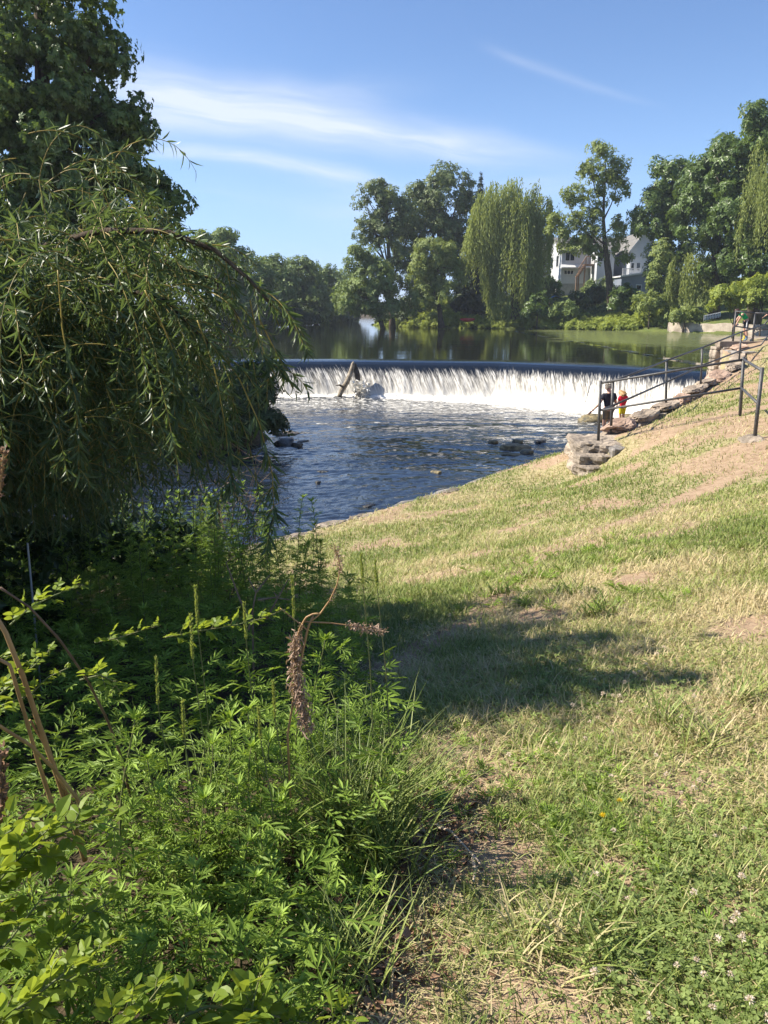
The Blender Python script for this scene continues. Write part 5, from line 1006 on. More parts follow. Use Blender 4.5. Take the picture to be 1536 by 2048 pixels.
# ------------------------------------------------------------------ mugwort
def mugwort_parts(seed, h=1.0, leafL=.085, lush=1.0):
    """stem and leaves of a plant of height h standing at the origin"""
    r = rng(seed); st = Bag(); lf = Bag(); n = 14; q = np.linspace(0, 1, n); lean = r.normal(size=2) * .07 * h; P = np.stack([lean[0] * q ** 2 + .012 * np.sin(q * 7 + seed), lean[1] * q ** 2 + .012 * np.cos(q * 6), q * h], 1); st.tube(P, np.linspace(.0045, .0018, n), 6)
    def at(t): i = min(int(t * (n - 1)), n - 2); f = t * (n - 1) - i; return P[i] * (1 - f) + P[i + 1] * f
    nodes = np.linspace(.12, .97, int(24 * max(h, .45) * lush + 6)); a = r.uniform(0, 6)
    X, A, N_, S_, Tt = [], [], [], [], []
    for t in nodes:
        a += 2.4 + r.normal() * .2; up = .05 + .75 * t ** 3; d = np.array([math.cos(a), math.sin(a), up + r.normal() * .12]); sz = leafL * (1.15 - .55 * t ** 2) * r.uniform(.8, 1.15) * (.75 + .5 * min(t * 3, 1)); X.append(at(t)); A.append(d); N_.append((0, 0, 1)); S_.append((sz * .9, sz, sz)); Tt.append(.3 + .45 * t + r.normal() * .1)
        for k in range(3 if t > .5 else 2):
            d2 = d + r.normal(size=3) * .55 + (0, 0, .45); X.append(at(t)); A.append(d2); N_.append((0, 0, 1)); s2 = sz * r.uniform(.4, .7); S_.append((s2 * .8, s2, s2)); Tt.append(.45 + .45 * t + r.normal() * .1)
    lf.inst(T_MUG, np.array(X), basis(np.array(A), nrm(np.array(N_) + r.normal(size=(len(N_), 3)) * .35)), np.array(S_), np.clip(Tt, 0, 1))
    m = 15; aa = r.uniform(0, 6.283, m); d = np.stack([np.cos(aa) * .5, np.sin(aa) * .5, r.uniform(.4, 1.1, m)], 1); sz = leafL * r.uniform(.35, .8, m); lf.inst(T_NARROW, np.repeat(P[-1][None], m, 0) - (0, 0, .01), basis(d, nrm(np.stack([-np.cos(aa), -np.sin(aa), .6 + 0 * aa], 1))), np.stack([sz * 1.2, sz, sz], 1), np.clip(.85 + r.normal(size=m) * .1, 0, 1))
    return st, lf
def plant_proto(kind, seed, h):
    st, lf = mugwort_parts(seed, h); a = st.build('stem', M['stem'], smooth=True); b = lf.build('leaves', M['l_mug']); me = (a.data, b.data)
    bpy.data.objects.remove(a); bpy.data.objects.remove(b); return me
MUG = [(h, plant_proto('mugwort', 400 + k, h)) for k, h in enumerate((.55, .55, .7, .7, .85, .85))]
MUGTALL = [(h, plant_proto('mugwort', 440 + k, h)) for k, h in enumerate((1.0, 1.15, 1.3))]
def put_mug(x, y, h, label, group, r, zb=None):
    src = MUG if h < .92 else MUGTALL; k = int(np.argmin([abs(s[0] - h) + r.uniform(0, .12) for s in src])); h0, me = src[k]; sc = h / h0
    t = thing('mugwort_plant', label, 'weed', (x, y, (gz(x, y) if zb is None else zb) - .015), group, r.uniform(0, 6.283)); t.scale = (max(sc, .75),) * 2 + (sc,)
    for nm, m_ in zip(('stem', 'leaves'), me): o = bpy.data.objects.new(nm, m_); COL.objects.link(o); o.parent = t
    return t
def build_weeds():
    r = rng(310); g1 = 'sunlit mugwort at the lower left'
    tips = [(210, 1442, 2.15), (300, 1492, 2.2), (440, 1418, 2.35), (505, 1398, 2.4), (470, 1470, 2.3), (355, 1590, 2.1), (255, 1650, 1.95), (565, 1418, 2.5), (420, 1500, 2.2), (520, 1480, 2.25), (590, 1500, 2.3), (640, 1560, 2.3), (560, 1560, 2.15), (480, 1570, 2.1), (400, 1610, 2.0), (320, 1680, 1.9), (460, 1660, 1.95), (540, 1640, 2.0), (620, 1640, 2.1), (700, 1600, 2.3), (760, 1520, 2.6), (820, 1535, 2.7), (860, 1575, 2.7), (780, 1600, 2.45), (700, 1680, 2.1), (380, 1740, 1.8), (280, 1780, 1.75), (470, 1760, 1.8), (560, 1740, 1.85), (640, 1740, 1.9), (200, 1740, 1.75), (130, 1760, 1.7), (420, 1840, 1.65), (330, 1860, 1.6), (520, 1840, 1.7), (600, 1830, 1.75), (240, 1880, 1.55), (680, 1800, 1.85), (160, 1840, 1.6), (380, 1940, 1.5), (480, 1950, 1.5), (600, 1930, 1.6), (80, 1800, 1.6), (740, 1760, 1.95), (300, 1580, 2.1), (830, 1640, 2.5), (60, 1700, 1.8), (520, 1600, 2.1), (430, 1560, 2.1)]
    for k, (u, v, y) in enumerate(tips):
        p = at_y(u, v, y); h = p[2] - gz(p[0], p[1])
        lab = {0: 'tallest sunlit mugwort stem standing alone against the dark undergrowth', 3: 'mugwort stem with the topmost bright tuft behind the dried stalk'}.get(k, 'leafy bright green mugwort in the sunlit clump at the lower left')
        put_mug(p[0], p[1], h, lab, None if k in (0, 3) else g1, r)
    p = at_y(618, 1262, 2.75); put_mug(p[0], p[1], p[2] - gz(p[0], p[1]), 'tall mugwort stem standing right behind the dried brown stalk', None, r)
    g2 = 'shaded mugwort below the near willow'; n = 0
    while n < 240:
        x = r.uniform(-5.2, .15); y = r.uniform(2.5, 11)
        if sdist(np.array([x]), np.array([y]), WOODED)[0] > -.05 or (y < 3.2 and x > -.9 and r.uniform() < .5): continue
        h = float(np.interp(y, [2.5, 3.4, 4.4, 6, 9], [.22, .36, .62, 1.05, 1.3])) * r.uniform(.75, 1.15); h = min(h, 1.35)
        if x > -.35 and y > 3: h *= .65
        u = 768 + x / y * 1560
        put_mug(x, y, h, 'dark shaded mugwort in the undergrowth below the near willow', g2, r); n += 1
    for u, v, y in [(425, 1075, 6.4), (330, 1085, 6.0), (270, 1085, 6.2), (490, 1110, 6.6), (400, 1120, 5.6), (200, 1130, 5.2), (450, 1150, 5.2), (300, 1210, 4.2), (210, 1150, 5.0), (385, 1180, 4.8)]:
        p = at_y(u, v, y); put_mug(p[0], p[1], p[2] - gz(p[0], p[1]), 'mugwort with catching light on its top leaves, in front of the river', 'mugwort tips before the river', r)
    # dense low filling of the undergrowth
    b = Bag(); n = 30000; x = r.uniform(-6, .1, n); y = 1.2 + 10 * r.uniform(0, 1, n) ** 1.3; ok = (sdist(x, y, WOODED) < -.12) & ((y > 2.9) | (r.uniform(0, 1, n) < .7)); x, y = x[ok], y[ok]; n = len(x); z = ground_z(x, y) + r.uniform(.02, .5, n) * np.interp(y, [1, 3, 7], [.4, .9, 1.8]); a = r.uniform(0, 6.283, n); ax = np.stack([np.cos(a), np.sin(a), r.uniform(-.1, .7, n)], 1)
    b.inst(T_MUG, np.stack([x, y, z], 1), basis(ax, nrm(np.array([0, 0, 1]) + r.normal(size=(n, 3)) * .4)), r.uniform(.07, .13, n), r.uniform(.0, .4, n)); tag(b.build('undergrowth', M['l_mug']), 'low leafy undergrowth filling the shaded left foreground', kind='stuff')
build_weeds()

# ------------------------------------------------------------------ briar sprays, canes, dried stalk, grass
def briar(name, label, pix, leaf=.035, every=.035, seed=1, bush=0.0, r0=.0035, side=.055, tint=.6, group=None):
    """an arching cane through the given pixels (u, v, y) with compound leaves of ovate leaflets"""
    r = rng(seed); Q0 = np.array([at_y(*p) for p in pix]); Q, tq = resample(Q0, 60); base = Q[0]; t = thing(name, label, 'shrub', tuple(base), group)
    st = Bag(); lf = Bag(); st.tube(Q - base, np.linspace(r0, r0 * .35, 60), 6); n = int(tq[-1] / every)
    for k in range(n):
        f = (k + .6) / n; i = int(f * 58.9); d = nrm(Q[i + 1] - Q[i]); a = k * 2.4 + r.normal() * .4; ref = nrm(np.cross(d, (.1, .3, 1))); s_ = nrm(math.cos(a) * ref + math.sin(a) * np.cross(d, ref) + np.array((0, -.1, .45))); L = side * r.uniform(.7, 1.3) * (1.15 - .6 * f); rd = nrm(s_ + d * .7); tip = Q[i] + rd * L
        rp = np.array([Q[i], Q[i] * .5 + tip * .5 + (0, 0, .004), tip]) - base; st.tube(rp, [.0012, .001, .0007], 4); perp = nrm(np.cross(rd, (0, .25, 1))); nv = nrm(np.cross(perp, rd) + r.normal(size=3) * .3); nv = nv if nv[2] > 0 else -nv
        X = [tip]; A = [rd]
        for q in (.45, .8):
            for sg in (-1, 1): X.append(Q[i] + rd * L * q); A.append(rd * .55 + perp * sg)
        m = len(X); sz = leaf * r.uniform(.75, 1.15, m) * (1.2 - .75 * f ** 1.5); lf.inst(T_OVATE, np.array(X) - base, basis(np.array(A) + r.normal(size=(m, 3)) * .12, nrm(nv + r.normal(size=(m, 3)) * .25)), sz, np.clip(tint + .3 * (f - .5) + r.normal(size=m) * .1, 0, 1))
    m = 6; lf.inst(T_NARROW, np.repeat((Q[-1] - base)[None], m, 0), basis(nrm(Q[-1] - Q[-3]) + r.normal(size=(m, 3)) * .4, rand_dirs(r, m)), leaf * .5, .95)
    st.build('cane', M['stem'], t, smooth=True); lf.build('leaves', M['l_briar'], t); return t
def build_briars():
    briar('briar_shoot', 'vivid yellow green briar shoot slanting up in the bottom left corner', [(-60, 2080, 1.15), (60, 2000, 1.2), (150, 1930, 1.24), (235, 1880, 1.28)], .036, .014, 501, tint=.95, r0=.004, side=.035)
    briar('briar_shoot', 'broad leaved briar branch at the left edge above the yellow shoot', [(-80, 1900, 1.45), (0, 1760, 1.5), (60, 1690, 1.52), (120, 1640, 1.55)], .052, .022, 502, tint=.55, side=.06)
    briar('briar_shoot', 'light green briar branch with broad leaves leaning right beside the mugwort', [(-20, 1760, 1.5), (90, 1680, 1.55), (190, 1640, 1.6), (240, 1660, 1.62)], .050, .024, 503, tint=.7, side=.055)
    briar('briar_shoot', 'briar branch low on the left edge with grey green leaves', [(-60, 1960, 1.4), (20, 1880, 1.42), (80, 1800, 1.45), (150, 1790, 1.5)], .045, .025, 504, tint=.45)
    briar('briar_shoot', 'arched briar cane at the bottom centre, rising from the grass', [(330, 2090, 1.35), (370, 2030, 1.37), (420, 2012, 1.4), (500, 2020, 1.42), (580, 2040, 1.45), (650, 2050, 1.47)], .046, .026, 505, tint=.6, r0=.0042, side=.055)
    briar('briar_shoot', 'upright briar shoot with large oval leaves at the bottom, right of centre cane', [(500, 2080, 1.38), (505, 2010, 1.4), (515, 1970, 1.42), (520, 1945, 1.43)], .048, .018, 506, tint=.65)
    briar('briar_shoot', 'small briar shoot at the bottom edge beside the lawn', [(640, 2090, 1.4), (680, 2040, 1.42), (700, 2010, 1.43)], .034, .016, 507, tint=.8)
    briar('briar_shoot', 'briar shoot between mugwort and bottom edge with drooping leaves', [(260, 2080, 1.35), (300, 2000, 1.38), (330, 1960, 1.4)], .046, .02, 508, tint=.5)
    briar('briar_shoot', 'sunlit briar spray at the left edge crossing the dry canes', [(-60, 1440, 1.9), (10, 1380, 1.92), (70, 1330, 1.95), (100, 1300, 1.96)], .034, .02, 509, tint=.8, side=.05)
    briar('briar_shoot', 'thin briar tip reaching right over the dry canes', [(-20, 1420, 2.0), (60, 1390, 2.0), (95, 1355, 2.02), (135, 1336, 2.03)], .024, .018, 510, tint=.9, side=.035)
    briar('briar_shoot', 'highest briar spray glowing at the left above the dark cane', [(20, 1250, 2.5), (60, 1215, 2.52), (110, 1190, 2.55), (168, 1168, 2.58)], .034, .022, 511, tint=.85, side=.05)
    briar('briar_shoot', 'small briar spray lit in front of the dark hollow', [(190, 1285, 2.6), (240, 1275, 2.6), (280, 1262, 2.62), (315, 1252, 2.63)], .026, .02, 512, tint=.75, side=.04)
    briar('briar_shoot', 'long level briar spray ending left of the dried stalk', [(330, 1275, 2.7), (400, 1262, 2.72), (470, 1250, 2.75), (520, 1238, 2.76), (572, 1218, 2.78)], .032, .022, 513, tint=.65, side=.045)
    briar('briar_shoot', 'hanging briar tip with pale leaves beside the dark cane', [(160, 1360, 2.2), (200, 1350, 2.2), (225, 1362, 2.22), (240, 1385, 2.23)], .03, .018, 514, tint=.8, side=.045)
    briar('briar_shoot', 'yellow green briar tip at the left margin over the canes', [(-60, 1330, 2.0), (0, 1322, 2.0), (35, 1325, 2.02), (52, 1328, 2.03)], .024, .016, 515, tint=.95, side=.035)
    briar('briar_shoot', 'dense briar shoot filling the bottom left corner behind the yellow shoot', [(-40, 2090, 1.35), (60, 2010, 1.38), (150, 1950, 1.4), (230, 1930, 1.42)], .046, .018, 516, tint=.5)
    briar('briar_shoot', 'briar shoot rising through the mugwort above the yellow shoot', [(60, 1990, 1.5), (110, 1900, 1.52), (170, 1830, 1.55), (230, 1800, 1.57)], .044, .02, 517, tint=.6)
    briar('briar_shoot', 'bright briar shoot at the left edge below the dry canes', [(-90, 1760, 1.6), (-10, 1680, 1.62), (60, 1640, 1.63), (100, 1655, 1.64)], .046, .02, 518, tint=.75)
    briar('briar_shoot', 'short briar shoot at the bottom between the arched cane and the corner', [(200, 2090, 1.3), (240, 2030, 1.32), (270, 2005, 1.33)], .04, .016, 519, tint=.7)
    for k, (u, v, hw, hh, y, lab) in enumerate([(70, 1060, 110, 110, 7.2, 'dark leafy shrub at the left edge below the willow strands'), (220, 1090, 90, 90, 7.6, 'dark leafy shrub below the middle of the near willow'), (340, 1100, 70, 70, 7.9, 'dark shrub under the willow beside the bare twiggy bush'), (30, 1200, 120, 110, 5.6, 'shaded leafy shrub in the dark hollow at the left edge')]):
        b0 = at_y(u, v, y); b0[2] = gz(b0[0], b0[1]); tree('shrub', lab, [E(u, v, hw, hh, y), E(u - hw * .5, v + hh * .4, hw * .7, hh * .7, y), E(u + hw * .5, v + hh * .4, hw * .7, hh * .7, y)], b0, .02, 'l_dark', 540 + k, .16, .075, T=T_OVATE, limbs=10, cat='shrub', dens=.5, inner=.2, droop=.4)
    # dry canes
    for k, (P, r0, m_, lab) in enumerate([([(-30, 1200, 1.9), (10, 1262, 1.9), (45, 1350, 1.92), (75, 1440, 1.95), (110, 1540, 2.0), (145, 1640, 2.05), (170, 1720, 2.1)], .0085, 'cane', 'thickest tan dry cane curving up to the left edge'), ([(-40, 1300, 1.85), (20, 1330, 1.86), (50, 1430, 1.9), (75, 1520, 1.95), (108, 1620, 2.0)], .006, 'cane', 'thin dry cane left of the thickest one, slightly curved'),
            ([(-20, 1440, 1.8), (60, 1490, 1.88), (110, 1540, 1.95), (155, 1598, 2.0), (180, 1640, 2.05)], .006, 'cane', 'dry cane slanting down to the right across the others'), ([(0, 1175, 2.1), (60, 1215, 2.12), (120, 1280, 2.15), (175, 1360, 2.2), (215, 1440, 2.25), (245, 1520, 2.3), (262, 1600, 2.35)], .0045, 'canedark', 'long dark arching cane running from left edge down to the mugwort'), ([(60, 1440, 1.95), (90, 1490, 1.97), (120, 1560, 2.0), (150, 1620, 2.05)], .005, 'cane', 'short dry cane joining the crossing point of the others')]):
        Q, _ = resample(np.array([at_y(*p) for p in P]), 40); b = Bag(); b.tube(Q, np.linspace(r0 * .7, r0, 40) * (1 + .12 * (np.arange(40) % 9 == 0)), 8); tag(b.build('dry_cane', M[m_], smooth=True), lab, 'cane', 'dry canes at the left edge')
    c = [at_y(55, 1086, 4.6), at_y(54, 1146, 4.6)]; c[1] = np.array([c[1][0], c[1][1], gz(c[1][0], c[1][1])]); b = Bag(); b.tube(np.array([c[0], c[0] * .5 + c[1] * .5, c[1]]), .006, 7); tag(b.build('plant_stake', plain_mat('weathered_white', (.3, .3, .3), (.42, .42, .43))), 'thin whitish stake standing in the shaded weeds at the left', 'stake')
    for P, lab in (([(-5, 1010, 2.6), (2, 960, 2.6), (8, 900, 2.6)], 'rusty dry sprig sticking up at the left edge'), ([(0, 1660, 1.7), (4, 1590, 1.7), (0, 1500, 1.7)], 'dark withered seed stalk at the left edge below the canes')):
        Q, _ = resample(np.array([at_y(*p) for p in P]), 20); r = rng(3); t = thing('dry_sprig', lab, 'stalk', tuple(Q[0])); b = Bag(); b.tube(Q - Q[0], np.linspace(.006, .003, 20), 6); b.build('stem', M['cane'] if 'rusty' in lab else M['canedark'], t); b = Bag(); n = 70; i = r.integers(3, 20, n); b.inst(T_OVATE, Q[i] - Q[0] + r.normal(size=(n, 3)) * .004, basis(rand_dirs(r, n) + (0, 0, .6), rand_dirs(r, n)), .018 if 'rusty' in lab else .022, r.uniform(0, .5, n)); b.build('seed_cluster', M['litter'], t)
    # bare twig tangles
    r = rng(77); t = thing('bare_bush', 'bare brown twiggy bush on the bank before the dark water', 'bush', tuple(np.array([*at_y(440, 1100, 8.5)[:2], gz(*at_y(440, 1100, 8.5)[:2])]))); o0 = np.array(t.location); b = Bag()
    for k in range(34):
        u, v = r.uniform(370, 540), r.uniform(915, 1060); e = at_y(u, v, r.uniform(8, 9.2)); s = o0 + r.normal(size=3) * (.15, .15, .02); L = np.linspace(0, 1, 9)[:, None]; m_ = s * .5 + e * .5 + np.array([r.normal() * .15, r.normal() * .1, .15]); Q = s * (1 - L) ** 2 + 2 * m_ * L * (1 - L) + e * L ** 2 + r.normal(size=(9, 3)) * .012; b.tube(Q - o0, np.linspace(.007, .002, 9), 5)
        for q in range(6): i = r.integers(3, 9); w = Q[i] + r.normal(size=3) * (.16, .12, .12) + (0, 0, .06); b.tube(np.array([Q[i], Q[i] * .5 + w * .5 + r.normal(size=3) * .02, w]) - o0, [.003, .0022, .0012], 4)
    b.build('twigs', M['twig'], t)
    t = thing('bare_bush', 'small dead twigs in front of the lawn, left of the dried stalk', 'bush', tuple(np.array([*at_y(500, 1250, 3.6)[:2], gz(*at_y(500, 1250, 3.6)[:2])]))); o0 = np.array(t.location); b = Bag()
    for P in ([(498, 1260), (506, 1215), (512, 1185), (496, 1155)], [(512, 1185), (528, 1165), (540, 1150)], [(540, 1225), (556, 1195), (576, 1160)], [(556, 1195), (548, 1185)], [(516, 1200), (550, 1195), (580, 1200)], [(500, 1240), (480, 1200), (452, 1125), (470, 1112)]): Q, _ = resample(np.array([at_y(u, v, 3.6) for u, v in P]), 14); b.tube(Q - o0, np.linspace(.006, .0025, 14), 5)
    b.tube(np.array([at_y(505, 1220, 3.6) - o0, (0, 0, 0)]), .006, 5); b.build('twigs', M['twig'], t)
build_briars()
def build_dock():
    y = 2.2; r = rng(88); c0 = at_y(578, 1440, y); zb = gz(c0[0], c0[1]); t = thing('dried_dock', 'dried brown dock stalk with a drooping pinkish seed cluster in the foreground', 'weed', (c0[0], c0[1], zb)); o0 = np.array(t.location)
    b = Bag()
    def path(P, n=24, yy=y): return resample(np.array([at_y(u, v, yy) for u, v in P]), n)[0] - o0
    main = path([(575, 1470), (590, 1380), (604, 1310), (616, 1255), (626, 1232)]); b.tube(np.concatenate([[(0, 0, 0)], main]), .0036, 7)
    up = path([(618, 1245), (640, 1228), (660, 1200), (674, 1170), (680, 1140), (677, 1115), (668, 1092)]); b.tube(up, np.linspace(.003, .0014, 24), 6)
    rt = path([(610, 1243), (660, 1246), (710, 1252), (770, 1262)], 24); b.tube(rt, np.linspace(.0026, .0012, 24), 6)
    dr = path([(640, 1228), (628, 1227), (612, 1235), (600, 1256), (590, 1290), (588, 1330), (594, 1370), (604, 1410), (614, 1458)], 40); b.tube(dr, np.linspace(.0034, .0014, 40), 6)
    lf_ = path([(617, 1262), (600, 1248), (560, 1216)], 12); b.tube(lf_, np.linspace(.0028, .0012, 12), 5); b.build('stem', M['cane'], t, smooth=True)
    def seeds(P, n, s0, s1, rad, down=.6):
        q = Bag(); i = r.uniform(0, len(P) - 1.01, n); k = i.astype(int); X = P[k] + (P[k + 1] - P[k]) * (i - k)[:, None] + r.normal(size=(n, 3)) * rad; ax = nrm(rand_dirs(r, n) + (0, 0, -down)); S = r.uniform(s0, s1, n); q.inst(T_OVATE, X, basis(ax, rand_dirs(r, n)), np.stack([S * r.uniform(.25, .65, n), S, S], 1), r.uniform(0, 1, n)); q.build('seed_cluster', M['seed'], t)
    seeds(dr[10:], 900, .010, .024, .0095); seeds(dr[6:14], 60, .007, .012, .004); seeds(rt[12:], 170, .008, .016, .006); seeds(up[16:], 120, .008, .014, .005, -.3); seeds(up[8:12], 22, .006, .010, .0035)
build_dock()
T_BLADE = leaf_T([(0, .5), (.2, .5), (.4, .44), (.6, .36), (.8, .22), (.92, .1), (1, 0)], .012, .55)
T_BLADE0 = T_from([(-.5, 0, 0), (.5, 0, 0), (.36, .55, -.05), (-.36, .55, -.05), (0, 1, -.28)], [(0, 1, 2, 3), (3, 2, 4)])
def build_grasses():
    r = rng(90)
    for k, (u, v0, v1, vb, y, lab) in enumerate([(391, 1172, 1250, 1450, 2.35, 'tallest green seed spike, left of the level briar spray'), (381, 1230, 1320, 1480, 2.3, 'green seed spike just left of the tallest one'), (312, 1316, 1412, 1500, 2.25, 'leftmost green seed spike against the dark hollow'), (365, 1405, 1480, 1560, 2.1, 'short leaning seed spike above the mugwort'), (546, 1365, 1440, 1560, 2.2, 'short green seed spike left of the drooping dried cluster'), (584, 1153, 1240, 1420, 2.5, 'green seed spike beside the dead twigs, in front of the lawn'), (488, 1206, 1280, 1460, 2.4, 'pale thin seed spike between twigs and briar spray'), (517, 1417, 1480, 1560, 2.1, 'pale bare seed spike among the mugwort tufts'), (722, 1108, 1170, 1500, 2.6, 'faint tall grass spike before the sunny lawn'), (750, 1120, 1175, 1500, 2.7, 'faint grass spike right of the other lawn spike')]):
        top, mid = at_y(u, v0, y), at_y(u + 4, v1, y); c = at_y(u + r.uniform(15, 40), vb, y); foot = np.array([c[0], c[1], gz(c[0], c[1])]); t = thing('grass_stalk', lab, 'grass stalk', tuple(foot), 'tall grass spikes of the left foreground'); b = Bag(); Q, _ = resample(np.array([foot, foot * .35 + mid * .65 + (.01, 0, 0), mid, top]), 24); b.tube(Q - foot, np.linspace(.0028, .0014, 24), 5); b.build('stem', M['stem'], t)
        n = 170; f = r.uniform(0, 1, n)[:, None]; a = r.uniform(0, 6.283, n); d = np.stack([np.cos(a), np.sin(a), 1.6 + 0 * a], 1); b = Bag(); b.inst(T_NARROW, mid * (1 - f) + top * f - foot, basis(d, rand_dirs(r, n)), np.stack([np.full(n, .020), np.full(n, .013), np.full(n, .012)], 1), r.uniform(.3, 1, n)); b.build('seed_head', M['grainhead'], t)
        b = Bag(); b.inst(T_BLADE, (Q[[6, 9]] - foot), basis(np.array([[.5, -.2, 1], [-.4, .1, 1]]), np.array([[-1, 0, .4], [1, 0, .4]])), np.array([[.006, .2, .12], [.006, .22, .14]]), .2); b.build('leaf_blade', M['grass'], t)
    def tuft(label, x, y, n, L, spread, w, tint, name='grass_tuft', lean=(0, 0)):
        spread = min(spread, .065)
        t = Bag(); P = np.array([x, y, 0]) + r.normal(size=(n, 3)) * (spread, spread, 0); P[:, 2] = ground_z(P[:, 0], P[:, 1]); a = r.uniform(0, 6.283, n); q = r.uniform(.05, .85 if L < .25 else .38, n); d = np.stack([np.cos(a) * q + lean[0], np.sin(a) * q + lean[1], np.ones(n)], 1); nv = np.stack([-np.cos(a), -np.sin(a), .3 + 0 * a], 1); l_ = L * r.uniform(.5, 1.1, n); t.inst(T_BLADE, P, basis(d, nv), np.stack([np.full(n, w) * r.uniform(.7, 1.2, n), l_, l_ * .9], 1), np.clip(tint + r.normal(size=n) * .12, 0, 1)); o = t.build(name, M['grass'], None, loc=(x, y, gz(x, y))); tag(o, label, 'grass tuft', 'grass tufts'); return o
    def tp(u, v): p = hit(u, v); return p[0], p[1]
    tuft('tall lush grass clump between the dried stalk and the lawn', *(at_y(690, 1600, 2.35)[:2]), 170, .52, .09, .0075, .12, lean=(.03, 0)); tuft('long green grass clump at the right edge of the weeds', *(at_y(760, 1600, 2.5)[:2]), 150, .48, .09, .0075, .12, lean=(.05, 0)); tuft('long grass in front of the mugwort beside brown litter', *(at_y(740, 1640, 2.2)[:2]), 130, .36, .1, .007, .15, lean=(.1, -.05)); tuft('slender grass clump among the sunlit mugwort', *(at_y(420, 1560, 2.15)[:2]), 60, .55, .06, .007, .12); tuft('slender grass clump behind the short seed spike', *(at_y(345, 1560, 2.2)[:2]), 40, .5, .06, .007, .1); tuft('grass clump hanging over the weeds edge near the bottom', *(at_y(700, 1850, 1.75)[:2]), 90, .28, .08, .006, .18)
    for u, v, n, L, s_, tn_, lab in [(1330, 1455, 110, .17, .09, .25, 'dark dense grass tuft in the dappled shade at right'), (1400, 1490, 90, .16, .08, .5, 'straw tinged grass tuft below the dense dark one'), (1500, 1400, 90, .16, .09, .35, 'grass tuft at the right edge, level with the shadow'), (1140, 1190, 70, .17, .12, .3, 'green grass tuft on the little ridge above the shadow'), (1190, 1230, 80, .17, .1, .12, 'dark green tuft at the tip of the shadow'), (1060, 1160, 60, .18, .12, .4, 'pale grass tuft on the ridge left of the green one'), (1210, 1900, 60, .17, .06, .12, 'coarse blue green grass tuft near the bottom'), (1090, 1900, 120, .13, .08, .75, 'straw coloured dry grass patch near the bottom'), (1180, 1810, 70, .12, .06, .45, 'small brownish grass tuft above the coarse green one'), (1320, 1120, 60, .12, .16, .3, 'dark green grass tuft on the sunny slope above the trail'), (1480, 1100, 60, .12, .2, .35, 'green grass clump at the right, on the upper slope'), (1000, 1190, 70, .15, .12, .15, 'leafy grass clump at the left end of the ridge')]:
        x, y = tp(u, v); tuft(lab, x, y, n, L, s_, .0045 + .0011 * y, tn_)
    # ---- the lawn itself: blades, denser towards the viewer
    N = 520000; th = r.uniform(R(-27), R(31), N); rr = np.exp(r.uniform(math.log(1.15), math.log(33), N)); x = rr * np.sin(th); y = rr * np.cos(th)
    keep = (sdist(x, y, RIV) > .06) & (y < 36); dw = sdist(x, y, WOODED); keep &= (dw > 0) | ((dw > -.3) & (r.uniform(0, 1, N) < .25)); dm = dirt_mask(x, y); keep &= r.uniform(0, 1, N) > dm * 1.05
    bp = BL; side = (x - np.interp(y, bp[:, 1], bp[:, 0])); keep &= ~((y > 17.5) & (y < 31) & (side < .5) & (x > 4.6)); keep &= ~((x > 12.8) & (y > 31) & (y < 36.3)); keep &= x > -3.4; keep &= r.uniform(0, 1, N) < np.clip(9000 * rr ** 2 / (N / 3.4), 0, 1)
    x, y, rr, dm = x[keep], y[keep], rr[keep], dm[keep]; n = len(x); z = ground_z(x, y)
    patch = fbm(x * .55, y * .55, 120, 4); p2 = fbm(x * 2.1, y * 2.1, 130, 3); lush = np.exp(-(path_d(x, y, W[8:]) / 1.3) ** 2) * sstep(y, 15, 20)
    tint = np.clip(.50 - .13 * sstep(rr, 4, 9) + (patch - .5) * 1.7 + (p2 - .5) * .9 + dm * .3 - lush * .7 + .10 * sstep(rr, 6, 12), .16, 1); hgt = (.050 + .045 * np.clip(p2 * 1.6 - .3, 0, 1)) * r.uniform(.5, 1.35, n) * (1 + .012 * rr); w = .0024 + .00085 * rr
    a = r.uniform(0, 6.283, n); q = r.uniform(.15, 1.5, n) ** 1.2 * (1 + .7 * (tint > .6)); d = np.stack([np.cos(a) * q, np.sin(a) * q, np.ones(n)], 1); nv = np.stack([-np.cos(a), -np.sin(a), .5 + 0 * a], 1)
    b = Bag(); b.inst(T_BLADE0, np.stack([x, y, z - .004], 1), basis(d, nv), np.stack([w, hgt, hgt], 1), tint); tag(b.build('grass', M['grass']), 'short dry and green lawn grass of the slope', kind='stuff')
    # ---- clover and small broad leaved weeds in patches
    pat = [(1450, 1950, .42, 2600, 0), (1330, 1880, .3, 900, 0), (1250, 1420, .5, 1500, 0), (1350, 1380, .4, 800, 0), (1180, 1640, .3, 900, 1), (1050, 1500, .35, 800, 1), (1120, 1130, .8, 900, 1), (1000, 1185, .6, 800, 1), (1240, 1680, .25, 500, 1), (1350, 1700, .25, 500, 0), (1500, 1640, .35, 700, 0), (1130, 1570, .3, 600, 0), (950, 1640, .2, 300, 1), (1400, 1770, .3, 500, 1), (1230, 1200, .4, 400, 1), (870, 1560, .25, 500, 1), (900, 1420, .4, 700, 0), (1080, 1360, .5, 700, 0), (1500, 1850, .25, 600, 0)]
    T_CLO = lobes_T([(0, 0, 0, 1, .42), (0, 0, 2.1, 1, .42), (0, 0, -2.1, 1, .42)]); bc = Bag(); bw = Bag()
